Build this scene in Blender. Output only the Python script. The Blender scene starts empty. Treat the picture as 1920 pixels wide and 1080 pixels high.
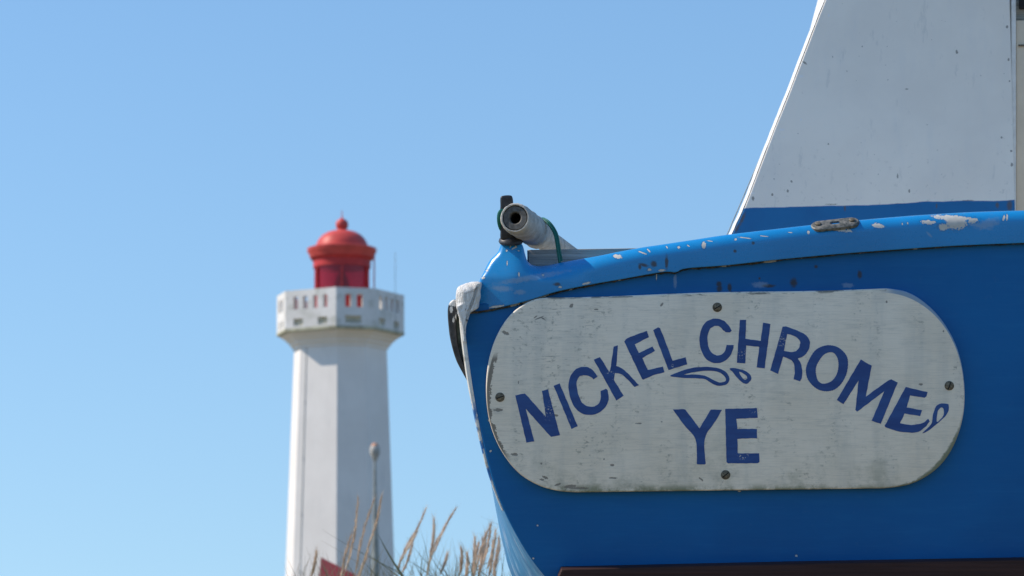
import bpy, bmesh, math, random
from mathutils import Vector, Matrix
random.seed(7)
sc = bpy.context.scene
C = sc.collection
R = math.radians

# ---------------------------------------------------------------- camera, world, sun, exposure
FPX = 4800.0                      # focal length in pixels of the 1920 px wide picture
DIST = 4.8                        # camera to transom
cam_d = bpy.data.cameras.new('camera'); cam = bpy.data.objects.new('camera', cam_d); C.objects.link(cam)
cam.matrix_world = Matrix.Translation((0, 0, 1.5)) @ Matrix.Rotation(R(98), 4, 'X') @ Matrix.Rotation(R(-0.45), 4, 'Z')
cam_d.sensor_width = 36; cam_d.lens = 36 * FPX / 1920
cam_d.clip_start = 0.1; cam_d.clip_end = 9000
cam_d.dof.use_dof = True; cam_d.dof.focus_distance = DIST; cam_d.dof.aperture_fstop = 11
sc.camera = cam
CM = cam.matrix_world.copy()

SUN_EL, SUN_PHI = 44.0, 92.5      # elevation; degrees to the left of the direction back to the camera
w = bpy.data.worlds.new('World'); sc.world = w; w.use_nodes = True
nt = w.node_tree; nt.nodes.clear()
sky = nt.nodes.new('ShaderNodeTexSky'); sky.sky_type = 'NISHITA'; sky.sun_disc = False
sky.sun_elevation = R(SUN_EL); sky.sun_rotation = R(-90 - (SUN_PHI - 90) * -1)
sky.altitude = 0; sky.air_density = 1.0; sky.dust_density = 0.1; sky.ozone_density = 4.5
stc = nt.nodes.new('ShaderNodeTexCoord'); smp = nt.nodes.new('ShaderNodeMapping'); snm = nt.nodes.new('ShaderNodeVectorMath'); snm.operation = 'NORMALIZE'
smp.inputs['Location'].default_value = (0, 0, .095); smp.inputs['Scale'].default_value = (1, 1, .40)   # flatter gradient toward the horizon, over the whole sky
nt.links.new(stc.outputs['Generated'], smp.inputs[0]); nt.links.new(smp.outputs[0], snm.inputs[0]); nt.links.new(snm.outputs[0], sky.inputs[0])
hs = nt.nodes.new('ShaderNodeHueSaturation'); hs.inputs['Saturation'].default_value = 1.10
bg = nt.nodes.new('ShaderNodeBackground'); bg.inputs['Strength'].default_value = 0.150
wo = nt.nodes.new('ShaderNodeOutputWorld')
nt.links.new(sky.outputs[0], hs.inputs['Color']); nt.links.new(hs.outputs[0], bg.inputs['Color']); nt.links.new(bg.outputs[0], wo.inputs[0])
sd = bpy.data.lights.new('sun', 'SUN'); sd.energy = 5.0; sd.angle = R(0.5); sd.color = (1.0, 0.885, 0.75)
sun = bpy.data.objects.new('sun', sd); C.objects.link(sun)
to_sun = Vector((-math.sin(R(SUN_PHI)) * math.cos(R(SUN_EL)), -math.cos(R(SUN_PHI)) * math.cos(R(SUN_EL)), math.sin(R(SUN_EL))))
sun.rotation_euler = to_sun.to_track_quat('Z', 'Y').to_euler()
sc.view_settings.view_transform = 'Standard'; sc.view_settings.look = 'None'
sc.view_settings.exposure = 0.0; sc.view_settings.gamma = 1.0; sc.view_settings.use_curve_mapping = False

# ---------------------------------------------------------------- helpers: frames and meshes
BOAT = CM @ Matrix.Translation((0, 0, -DIST))     # frame of the raked transom: x across, y up, z aft
def Q(x, y, n=0.0, d=None):
    """point of the transom frame in metres; d (metres) = how far forward of the transom"""
    if d is None: return Vector(((x - 960) / 1000, (540 - y) / 1000, n))
    k = (DIST + d) / DIST
    return Vector(((x - 960) / 1000 * k, (540 - y) / 1000 * k, -d))
def far(x, y, Y):
    """world point on the line of sight at world distance Y"""
    v = CM.to_3x3() @ Vector(((x - 960) / FPX, (540 - y) / FPX, -1))
    return Vector((0, 0, 1.5)) + v * (Y / v.y)

def tag(o, label=None, cat=None, group=None, kind=None):
    if label: o['label'] = label
    if cat: o['category'] = cat
    if group: o['group'] = group
    if kind: o['kind'] = kind
    return o
def empty(name, mat4, label, cat, group=None):
    o = bpy.data.objects.new(name, None); C.objects.link(o); o.matrix_world = mat4; o.empty_display_size = .1
    return tag(o, label, cat, group)
def link(name, me, m, parent=None, loc=None, smooth=None):
    o = bpy.data.objects.new(name, me); C.objects.link(o)
    if m is not None and not me.materials: me.materials.append(m)
    if parent is not None: o.parent = parent
    if loc is not None: o.location = loc
    return o
def finish(bm, name, smooth=True, angle=40):
    bmesh.ops.recalc_face_normals(bm, faces=bm.faces[:])
    me = bpy.data.meshes.new(name); bm.to_mesh(me); bm.free()
    for p in me.polygons: p.use_smooth = smooth
    if smooth and angle:
        me.set_sharp_from_angle(angle=R(angle))
    return me

def catmull(pts, n=6, closed=True):
    """pts: list of tuples of any length"""
    out = []; N = len(pts)
    rng = N if closed else N - 1
    for i in range(rng):
        if closed: p = [pts[(i + k - 1) % N] for k in range(4)]
        else: p = [pts[max(0, min(N - 1, i + k - 1))] for k in range(4)]
        for j in range(n):
            t = j / n
            out.append(tuple(0.5 * (2 * b + (c - a) * t + (2 * a - 5 * b + 4 * c - d) * t * t + (3 * b - a - 3 * c + d) * t ** 3) for a, b, c, d in zip(*p)))
    if not closed: out.append(tuple(pts[-1]))
    return out
def dense(pts, step=6.0):
    out = []
    for i in range(len(pts)):
        a, b = pts[i], pts[(i + 1) % len(pts)]
        L = math.hypot(b[0] - a[0], b[1] - a[1]); n = max(1, int(L / step))
        for j in range(n): out.append(tuple(p + (q - p) * j / n for p, q in zip(a, b)))
    return out
def slab(pts, n_front, n_back, rdef=3.0, K=5, conv=None, jitter=0.0):
    """solid plate from an outline of (x, y[, radius]) in mm of the transom frame, its front edge rounded"""
    conv = conv or (lambda x, y, n: Q(x, y, n))
    P = [(p[0], p[1], p[2] if len(p) > 2 else rdef) for p in pts]
    area = sum(P[i][0] * P[(i + 1) % len(P)][1] - P[(i + 1) % len(P)][0] * P[i][1] for i in range(len(P)))
    if area < 0: P = P[::-1]
    N = len(P); nrm = []
    for i in range(N):
        a, b, c = P[i - 1], P[i], P[(i + 1) % N]
        e1 = Vector((b[0] - a[0], b[1] - a[1])); e2 = Vector((c[0] - b[0], c[1] - b[1]))
        if e1.length > 1e-9: e1.normalize()
        if e2.length > 1e-9: e2.normalize()
        t = e1 + e2
        if t.length < 1e-6: t = e1
        t.normalize()
        m = Vector((-t.y, t.x)); s = max(0.5, m.dot(Vector((-e1.y, e1.x)))); nrm.append(m / s)
    bm = bmesh.new()
    rings = [[bm.verts.new(conv(p[0], p[1], n_back)) for p in P]]
    for k in range(K + 1):
        th = math.pi / 2 * k / K; ring = []
        for i, p in enumerate(P):
            r = p[2]; ins = r * (1 - math.cos(th)); dp = n_front - r / 1000 + r / 1000 * math.sin(th)
            ring.append(bm.verts.new(conv(p[0] + nrm[i].x * ins, p[1] + nrm[i].y * ins, dp)))
        rings.append(ring)
    for a, b in zip(rings, rings[1:]):
        for i in range(N): bm.faces.new((a[i], a[(i + 1) % N], b[(i + 1) % N], b[i]))
    f = bm.faces.new(rings[-1]); g = bm.faces.new(rings[0][::-1])
    bmesh.ops.triangulate(bm, faces=[f, g])
    return bm
def box(bm, x0, x1, y0, y1, z0, z1, M=None):
    v = [Vector((x, y, z)) for x in (x0, x1) for y in (y0, y1) for z in (z0, z1)]
    if M is not None: v = [M @ p for p in v]
    v = [bm.verts.new(p) for p in v]
    for f in ((0, 1, 3, 2), (4, 6, 7, 5), (0, 4, 5, 1), (2, 3, 7, 6), (0, 2, 6, 4), (1, 5, 7, 3)): bm.faces.new([v[i] for i in f])
def bevelled_box(x0, x1, y0, y1, z0, z1, b=.004, M=None):
    bm = bmesh.new(); box(bm, x0, x1, y0, y1, z0, z1)
    bmesh.ops.recalc_face_normals(bm, faces=bm.faces[:])
    bmesh.ops.bevel(bm, geom=bm.edges[:], offset=b, segments=2, affect='EDGES', profile=.5)
    if M is not None: bm.transform(M)
    return bm
def tube(bm, pts, rad, seg=12, caps=True, ref=None):
    """pts: Vectors, rad: number or list"""
    n = len(pts); rs = rad if isinstance(rad, (list, tuple)) else [rad] * n
    rings = []
    up = ref or Vector((0.13, 0.2, 0.97))
    for i, p in enumerate(pts):
        t = (pts[min(n - 1, i + 1)] - pts[max(0, i - 1)]).normalized()
        a = t.cross(up)
        if a.length < 1e-4: a = t.cross(Vector((1, 0, 0)))
        a.normalize(); b = t.cross(a).normalized()
        rings.append([bm.verts.new(p + (a * math.cos(2 * math.pi * k / seg) + b * math.sin(2 * math.pi * k / seg)) * rs[i]) for k in range(seg)])
    for A, B in zip(rings, rings[1:]):
        for k in range(seg): bm.faces.new((A[k], A[(k + 1) % seg], B[(k + 1) % seg], B[k]))
    if caps: bm.faces.new(rings[0][::-1]); bm.faces.new(rings[-1])
    return rings
def lathe(bm, prof, seg=32, M=None):
    """prof: (r, z); r = 0 closes"""
    rings = []
    for r, z in prof:
        if r <= 1e-6: rings.append([bm.verts.new(Vector((0, 0, z)))])
        else: rings.append([bm.verts.new(Vector((r * math.cos(2 * math.pi * k / seg), r * math.sin(2 * math.pi * k / seg), z))) for k in range(seg)])
    for A, B in zip(rings, rings[1:]):
        for k in range(seg):
            k2 = (k + 1) % seg
            if len(A) == 1 and len(B) == 1: continue
            if len(A) == 1: bm.faces.new((A[0], B[k2], B[k]))
            elif len(B) == 1: bm.faces.new((A[k], A[k2], B[0]))
            else: bm.faces.new((A[k], A[k2], B[k2], B[k]))
    if M is not None: bm.transform(M)

# ---------------------------------------------------------------- helpers: materials
class NT:
    def __init__(s, name):
        s.m = bpy.data.materials.new(name); s.m.use_nodes = True
        s.t = s.m.node_tree; s.t.nodes.clear()
        s.out = s.n('ShaderNodeOutputMaterial'); s.bsdf = s.n('ShaderNodeBsdfPrincipled')
        s.l(s.bsdf.outputs[0], s.out.inputs[0])
        s.tc = s.n('ShaderNodeTexCoord'); s.co = s.tc.outputs['Object']
    def n(s, t): return s.t.nodes.new(t)
    def l(s, a, b): s.t.links.new(a, b)
    def put(s, sock, v):
        if isinstance(v, bpy.types.NodeSocket): s.l(v, sock)
        elif isinstance(v, tuple) and len(v) == 3 and sock.type == 'RGBA': sock.default_value = (*v, 1)
        else: sock.default_value = v
    def math(s, op, a, b=0.0, c=None, clamp=False):
        n = s.n('ShaderNodeMath'); n.operation = op; n.use_clamp = clamp
        s.put(n.inputs[0], a); s.put(n.inputs[1], b)
        if c is not None: s.put(n.inputs[2], c)
        return n.outputs[0]
    def mapping(s, scale=(1, 1, 1), loc=(0, 0, 0), rot=(0, 0, 0), src=None):
        n = s.n('ShaderNodeMapping'); s.l(src or s.co, n.inputs[0])
        n.inputs['Scale'].default_value = scale; n.inputs['Location'].default_value = loc; n.inputs['Rotation'].default_value = rot
        return n.outputs[0]
    def noise(s, scale, detail=4, rough=.55, vec=None, dist=0.0):
        n = s.n('ShaderNodeTexNoise'); s.l(vec or s.co, n.inputs['Vector'])
        n.inputs['Scale'].default_value = scale; n.inputs['Detail'].default_value = detail; n.inputs['Roughness'].default_value = rough
        n.inputs['Distortion'].default_value = dist
        return n.outputs[0]
    def ramp(s, v, a, b, lo=0.0, hi=1.0):
        n = s.n('ShaderNodeMapRange'); n.interpolation_type = 'SMOOTHSTEP'; s.put(n.inputs[0], v)
        n.inputs[1].default_value = a; n.inputs[2].default_value = b; n.inputs[3].default_value = lo; n.inputs[4].default_value = hi
        return n.outputs[0]
    def mix(s, f, a, b):
        n = s.n('ShaderNodeMix'); n.data_type = 'RGBA'; s.put(n.inputs['Factor'], f); s.put(n.inputs['A'], a); s.put(n.inputs['B'], b)
        return n.outputs['Result']
    def xyz(s, src=None):
        n = s.n('ShaderNodeSeparateXYZ'); s.l(src or s.co, n.inputs[0]); return n.outputs
    def bump(s, h, strength=.3, dist=.001):
        n = s.n('ShaderNodeBump'); s.put(n.inputs['Height'], h); n.inputs['Strength'].default_value = strength; n.inputs['Distance'].default_value = dist
        s.l(n.outputs[0], s.bsdf.inputs['Normal']); return n
    def blobs(s, items, jag=.55, jscale=220.0, soft=.12, vec=None):
        """union of ragged ellipses at (x, y, rx, ry, angle) in mm of the transom frame"""
        X = s.xyz(vec); nz = s.noise(jscale, 5, .7)
        off = s.math('MULTIPLY', s.math('SUBTRACT', nz, .5), jag * 2.4)
        tot = None
        for it in items:
            x, y, rx, ry = it[:4]; an = R(-it[4]) if len(it) > 4 else 0.0
            u, v = (x - 960) / 1000, (540 - y) / 1000
            dx = s.math('SUBTRACT', X[0], u); dy = s.math('SUBTRACT', X[1], v)
            ca, sa = math.cos(an), math.sin(an)
            a = s.math('MULTIPLY', s.math('ADD', s.math('MULTIPLY', dx, ca), s.math('MULTIPLY', dy, sa)), 1000 / rx)
            b = s.math('MULTIPLY', s.math('SUBTRACT', s.math('MULTIPLY', dy, ca), s.math('MULTIPLY', dx, sa)), 1000 / ry)
            d = s.math('SQRT', s.math('ADD', s.math('MULTIPLY', a, a), s.math('MULTIPLY', b, b)))
            tot = d if tot is None else s.math('MINIMUM', tot, d)
        return s.ramp(s.math('ADD', tot, off), 1.0 + soft, 1.0 - soft)
    def fin(s, col, rough=.5, spec=.5, metal=0.0, coat=0.0):
        s.put(s.bsdf.inputs['Base Color'], col); s.put(s.bsdf.inputs['Roughness'], rough)
        s.put(s.bsdf.inputs['Specular IOR Level'], spec); s.put(s.bsdf.inputs['Metallic'], metal)
        s.bsdf.inputs['Coat Weight'].default_value = coat
        return s.m

BLUE = (.005, .150, .39); BLUE2 = (.006, .132, .355)
PRIMER = (.70, .665, .59)

def mat_simple(name, c, rough=.6, var=.25, scale=60, metal=0.0, bump=.2, bd=.001, spec=.4):
    s = NT(name); nz = s.noise(scale, 5, .6)
    dark = tuple(v * (1 - var) for v in c); light = tuple(min(1, v * (1 + var)) for v in c)
    col = s.mix(s.ramp(nz, .3, .7), dark, light)
    if bump: s.bump(nz, bump, bd)
    return s.fin(col, rough, spec, metal)

def mat_blue(name, chips=(), stains=(), greys=(), c=BLUE, c2=BLUE2, rough=.34, speck=.775, coat=0.0, spec=.5):
    s = NT(name)
    big = s.noise(2.6, 3, .5); stre = s.noise(9, 4, .6, s.mapping((1, 6, 1)))
    col = s.mix(s.ramp(big, .35, .65), c, c2)
    col = s.mix(s.ramp(stre, .45, .8, 0, .25), col, (.008, .17, .42))
    # faint horizontal brush marks and dust
    br = s.noise(60, 3, .6, s.mapping((.15, 5, 1)))
    col = s.mix(s.ramp(br, .5, .85, 0, .16), col, (.04, .2, .42))
    dust = s.noise(35, 6, .75)
    col = s.mix(s.ramp(dust, .55, .85, 0, .22), col, (.12, .2, .3))
    fl = s.noise(150, 3, .6)
    sp = s.ramp(fl, speck, speck + .03)
    col = s.mix(sp, col, PRIMER)
    rr = s.ramp(dust, .35, .75, rough - .06, rough + .16)
    if stains: col = s.mix(s.math('MULTIPLY', s.blobs(stains, .6, 130, .5), .85), col, (.045, .038, .03))
    h = s.math('ADD', s.math('MULTIPLY', br, .25), s.math('MULTIPLY', s.noise(14, 2, .5), 1.2))
    if chips:
        mk = s.blobs(chips, .95, 210, .08)
        edge = s.blobs([(a[0], a[1], a[2] * 1.18 + 1, a[3] * 1.25 + 1, *(a[4:])) for a in chips], .95, 210, .1)
        col = s.mix(s.math('MULTIPLY', edge, .3), col, (.03, .06, .12))
        col = s.mix(mk, col, s.mix(s.noise(90, 3), PRIMER, (.42, .41, .38)))
        h = s.math('SUBTRACT', h, s.math('MULTIPLY', mk, .5)); rr = s.math('ADD', rr, s.math('MULTIPLY', mk, .3))
    if greys:
        mk = s.math('MULTIPLY', s.blobs(greys, .9, 160, .5), .38)
        col = s.mix(mk, col, (.35, .42, .5))
    s.bump(h, .35, .0012)
    return s.fin(col, rr, spec, 0.0, coat)

M = {}
# gunwale: chips of paint at the places where it is knocked off (mm of the transom frame)
M['gunwale'] = mat_blue('gunwale_blue_paint',
    chips=[(1158, 481, 8, 3.4, 12), (1272, 464, 2.6, 2.0, 10), (1319, 460, 4, 5.5, 0), (1378, 449, 2.2, 2), (1514, 436, 2.4, 3), (1645, 424, 11, 4, 10),
           (1738, 417, 13, 4, 4), (1785, 409, 34, 5, 4), (1790, 419, 19, 11, 0), (1766, 426, 9, 6, 0), (1822, 414, 10, 5, -10), (1568, 429, 26, 4, 12),
           (906, 521, 4, 2.5, -30), (913, 507, 2, 1.5), (951, 494, 1, 4, 0), (964, 465, 5, 1.4, -30), (972, 470, 2, 1), (957, 462, 1, 3, 20), (967, 461, 1, 4, -30), (1204, 474, 9, 1.2, 20), (1216, 470, 5, 1, 50),
           (1395, 446, 13, .9, 7), (1330, 452, 6, .7, 9), (1290, 461, 3, 1, 30), (1250, 464, 2.5, 1.2, 60), (1640, 423, 4, 5, 40), (1700, 419, 1, 2), (1690, 420, 1, 2), (1480, 436, 4, .7, 6), (1432, 443, 9, .8, 6), (1050, 538, 3, 2), (973, 515, 1.4, 4), (1018, 516, 2, 2), (1100, 531, 8, 2, -14), (931, 575, 14, 2, -8),
           (950, 470, 2, 2), (1008, 560, 6, 1.2, -14), (1240, 507, 6, 2, 0), (1217, 506, 4, 2, 0), (1880, 409, 2, 6, 20), (1886, 408, 1.5, 6, 10)],
    stains=[(1249, 492, 3, 12), (1206, 497, 9, 3, 10), (1225, 495, 5, 6), (1199, 500, 3, 5), (1377, 471, 3, 3), (1411, 456, 3, 3), (1319, 461, 1.5, 3), (1044, 533, 6, 3)],
    greys=[(941, 541, 18, 5, 5), (975, 548, 10, 4, 0), (1000, 520, 60, 5, -10), (1850, 420, 20, 8, -15), (1740, 440, 6, 2, 45), (1835, 425, 20, 3, 15)], rough=.3, c=(.008, .265, .62), c2=(.007, .215, .52), coat=.2)
M['transom'] = mat_blue('transom_blue_paint',
    chips=[(1493, 1042, 2, 2), (1386, 921, 3, 1), (1231, 519, 1, 6), (1008, 985, 1.6, 1.6), (917, 788, 2, 2), (920, 846, 2, 2), (1000, 1047, 1.5, 2)],
    stains=[(1348, 533, 5, 5), (1349, 541, 5, 6), (1368, 540, 4, 8), (1612, 515, 4, 7), (1488, 530, 6, 8), (1424, 522, 2, 2), (1530, 500, 3, 3), (1440, 536, 12, 3)],
    greys=[(1425, 534, 14, 5), (1590, 535, 10, 4), (1266, 527, 3, 12)], speck=.83, c=(.001, .128, .36), c2=(.001, .108, .315), rough=.45, spec=.25)
def mat_hullside():
    s = NT('hull_side_blue_paint')
    nz = s.noise(7, 5, .65, s.mapping((1, .6, 1.8))); fine = s.noise(45, 5, .7, s.mapping((1, .35, 1.5)))
    col = s.mix(s.ramp(nz, .35, .7), (.018, .20, .46), (.04, .29, .56))
    col = s.mix(s.ramp(fine, .52, .72, 0, .6), col, (.33, .5, .72))
    scr = s.noise(22, 4, .6, s.mapping((1.6, .16, 2.2), rot=(0, 0, .42)))
    col = s.mix(s.ramp(scr, .54, .66, 0, .7), col, (.45, .60, .78))
    s.bump(fine, .3, .002)
    return s.fin(col, .42, .5)
M['hullside'] = mat_hullside()
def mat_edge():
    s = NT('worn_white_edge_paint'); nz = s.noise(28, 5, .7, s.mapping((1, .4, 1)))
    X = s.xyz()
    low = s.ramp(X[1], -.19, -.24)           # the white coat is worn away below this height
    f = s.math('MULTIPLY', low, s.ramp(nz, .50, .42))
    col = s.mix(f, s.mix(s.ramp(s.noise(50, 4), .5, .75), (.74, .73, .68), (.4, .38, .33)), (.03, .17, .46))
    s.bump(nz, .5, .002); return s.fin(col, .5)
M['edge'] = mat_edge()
def mat_putty():
    s = NT('thick_white_paint')
    nz = s.noise(22, 4, .6, s.mapping((1.6, .5, 1), rot=(0, 0, .2))); cr = s.noise(70, 5, .7, s.mapping((2, .5, 1), rot=(0, 0, .3)), 1.2)
    col = s.mix(s.ramp(nz, .4, .7), (.90, .885, .85), (.76, .73, .68))
    X = s.xyz()
    reg = s.math('MULTIPLY', s.ramp(X[0], -.068, -.082), s.ramp(X[1], -.005, -.03))
    col = s.mix(s.math('MULTIPLY', s.ramp(cr, .56, .64), s.math('ADD', s.math('MULTIPLY', reg, .8), .08)), col, (.05, .045, .04))
    s.bump(s.math('ADD', s.math('MULTIPLY', nz, 1.6), s.math('MULTIPLY', cr, .9)), 1.0, .008); return s.fin(col, .45)
M['putty'] = mat_putty()
def mat_seam():
    s = NT('cracked_seam'); nz = s.noise(26, 5, .65, s.mapping((1, 1, 1))); f = s.noise(120, 4, .7)
    X = s.xyz()
    lft = s.ramp(X[0], .32, .05)
    v = s.math('ADD', nz, s.math('MULTIPLY', lft, .07))
    col = s.mix(s.ramp(f, .4, .7), (.035, .032, .026), (.13, .10, .07))
    col = s.mix(s.ramp(v, .585, .62), col, (.42, .39, .33))
    s.bump(f, .8, .004); return s.fin(col, .85, .2)
M['seam'] = mat_seam()

def mat_board():
    s = NT('weathered_white_board')
    X = s.xyz()
    g1 = s.noise(30, 6, .75, s.mapping((.45, 5, 1))); g2 = s.noise(70, 5, .7, s.mapping((.3, 5, 1)))
    big = s.noise(6, 4, .6); vert = s.noise(9, 3, .6, s.mapping((3, .4, 1)))
    col = s.mix(s.ramp(big, .3, .7), (.87, .765, .61), (.95, .85, .70))
    col = s.mix(s.ramp(vert, .45, .75, 0, .4), col, (.60, .58, .51))
    col = s.mix(s.ramp(g1, .52, .74, 0, .34), col, (.42, .395, .34))
    # grain cracks, densest near the top left
    reg = s.math('ADD', s.blobs([(1085, 610, 110, 60, 0), (1060, 690, 80, 40)], .6, 9, .6), .12)
    col = s.mix(s.math('MULTIPLY', s.ramp(g2, .62, .68), s.math('MULTIPLY', reg, .8)), col, (.09, .09, .08))
    # mould
    sp = s.noise(120, 4, .7, s.mapping((.7, 1, 1))); spr = s.noise(9, 3, .6, s.mapping((2.2, .7, 1)))
    mould = s.math('MULTIPLY', s.ramp(sp, .52, .70), s.ramp(spr, .48, .64))
    col = s.mix(s.math('MULTIPLY', mould, .7), col, (.25, .245, .19))
    fl_ = s.noise(38, 5, .7, s.mapping((.5, 1.6, 1))); col = s.mix(s.ramp(fl_, .5, .75, 0, .35), col, (.45, .44, .38))
    low = s.math('MULTIPLY', s.ramp(X[1], -.25, -.37), s.ramp(s.noise(14, 5, .7), .45, .68))
    col = s.mix(s.math('MULTIPLY', low, .45), col, (.30, .31, .22))
    bot = s.math('MULTIPLY', s.ramp(X[1], -.362, -.378), s.ramp(s.noise(30, 4, .7), .35, .6))
    col = s.mix(s.math('MULTIPLY', bot, .75), col, (.12, .15, .06))
    fx = s.math('DIVIDE', s.math('SUBTRACT', X[0], .692), .1545); fy = s.math('DIVIDE', s.math('ADD', X[1], .190), .1845)
    de = s.math('SQRT', s.math('ADD', s.math('MULTIPLY', fx, fx), s.math('MULTIPLY', fy, fy)))
    rgt = s.ramp(X[0], .70, .73); dj = s.math('ADD', de, s.math('MULTIPLY', s.noise(40, 5, .75), .10))
    low2 = s.math('MULTIPLY', s.math('MULTIPLY', s.ramp(dj, 1.03, 1.055), rgt), s.ramp(X[1], -.22, -.29))
    col = s.mix(s.math('MULTIPLY', low2, .8), col, (.10, .13, .055))
    blu = s.math('MULTIPLY', s.math('MULTIPLY', s.ramp(de, .98, .986), s.ramp(X[0], .685, .72)), s.ramp(X[1], -.20, -.15))
    col = s.mix(s.math('MULTIPLY', blu, .85), col, (.16, .30, .46))
    # bare wood where the paint has gone
    bare = s.blobs([(934, 768, 9, 3), (965, 851, 6, 3), (948, 624, 8, 3, 25), (1022, 894, 5, 2.5, 20), (1016, 898, 4, 2), (1068, 911, 12, 3, -6), (1085, 914, 18, 2, 0),
                    (1046, 907, 6, 2, -20), (1071, 573, 3, 4, 40), (1118, 580, 4, 1.5), (1042, 778, 4, 2), (1197, 793, 6, 1.3), (1240, 790, 2, 1),
                    (1313, 897, 5, 1.6, 40), (1132, 860, 1.5, 1.5), (1015, 868, 2, 2), (1147, 871, 4, 2), (1148, 895, 8, 1.5), (1240, 571, 2, 4, 30),
                    (1724, 720, 4, 2), (1660, 566, 2, 2), (1766, 621, 1.5, 2), (972, 716, 1, 3)], .95, 240, .12)
    col = s.mix(s.math('MULTIPLY', bare, .85), col, (.21, .19, .16))
    g3 = s.noise(70, 3, .6, s.mapping((.35, 9, 1))); col = s.mix(s.ramp(g3, .42, .68, 0, .13), col, (.30, .30, .28))
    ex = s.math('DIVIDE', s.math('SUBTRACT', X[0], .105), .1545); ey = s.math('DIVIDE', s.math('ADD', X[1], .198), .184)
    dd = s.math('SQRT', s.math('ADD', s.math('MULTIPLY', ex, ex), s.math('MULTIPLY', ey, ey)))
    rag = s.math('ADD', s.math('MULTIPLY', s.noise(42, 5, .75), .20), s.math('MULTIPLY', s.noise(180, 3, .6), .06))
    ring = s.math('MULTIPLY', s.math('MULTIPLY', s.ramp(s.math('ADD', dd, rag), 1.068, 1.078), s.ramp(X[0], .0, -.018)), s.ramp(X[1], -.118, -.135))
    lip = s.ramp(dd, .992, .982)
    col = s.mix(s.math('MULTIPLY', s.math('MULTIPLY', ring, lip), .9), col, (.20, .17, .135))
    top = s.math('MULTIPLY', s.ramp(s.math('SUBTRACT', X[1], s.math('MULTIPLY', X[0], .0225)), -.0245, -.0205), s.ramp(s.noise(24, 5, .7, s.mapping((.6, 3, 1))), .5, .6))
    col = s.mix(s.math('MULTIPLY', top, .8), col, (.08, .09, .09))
    hair = s.blobs([(1011, 596, 9, 1.1, -22), (1004, 594, 4, 1.1, -35), (1018, 597, 4, 1.2, 28)], .1, 50, .3)
    col = s.mix(s.math('MULTIPLY', hair, .8), col, (.08, .08, .075))
    s.bump(s.math('ADD', s.math('MULTIPLY', g1, .7), s.math('SUBTRACT', s.math('MULTIPLY', g2, .5), s.math('MULTIPLY', bare, .6))), .45, .0012)
    return s.fin(col, .62, .3)
M['board'] = mat_board()
def mat_letter():
    s = NT('dark_blue_lettering_paint')
    nz = s.noise(26, 5, .65, s.mapping((.4, 2, 1)))
    col = s.mix(s.ramp(nz, .35, .7), (.024, .068, .235), (.034, .10, .30))
    g2 = s.noise(60, 5, .7, s.mapping((.3, 5, 1)))
    col = s.mix(s.ramp(g2, .6, .75, 0, .25), col, (.12, .16, .28))
    fl = s.noise(330, 3, .6)
    wear = s.blobs([(1392, 854, 9, 6), (1385, 851, 5, 6), (1028, 770, 10, 14), (1464, 640, 14, 8), (1395, 670, 14, 12), (1145, 698, 9, 2.5), (1150, 708, 3, 4),
                    (1258, 685, 4, 4), (1460, 622, 6, 12), (1066, 786, 6, 5), (1410, 770, 6, 4)], .4, 120, .5)
    m = s.math('MULTIPLY', s.ramp(fl, .57, .64), wear)
    col = s.mix(m, col, (.5, .5, .48)); s.bump(nz, .3, .0006)
    return s.fin(col, .5, .35)
M['letter'] = mat_letter()
def mat_screw():
    s = NT('tarnished_brass'); nz = s.noise(300, 5, .7)
    col = s.mix(s.ramp(nz, .35, .65), (.10, .085, .06), (.26, .22, .16)); s.bump(nz, .5, .0008)
    return s.fin(col, .55, .5, .55)
M['screw'] = mat_screw()
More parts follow.
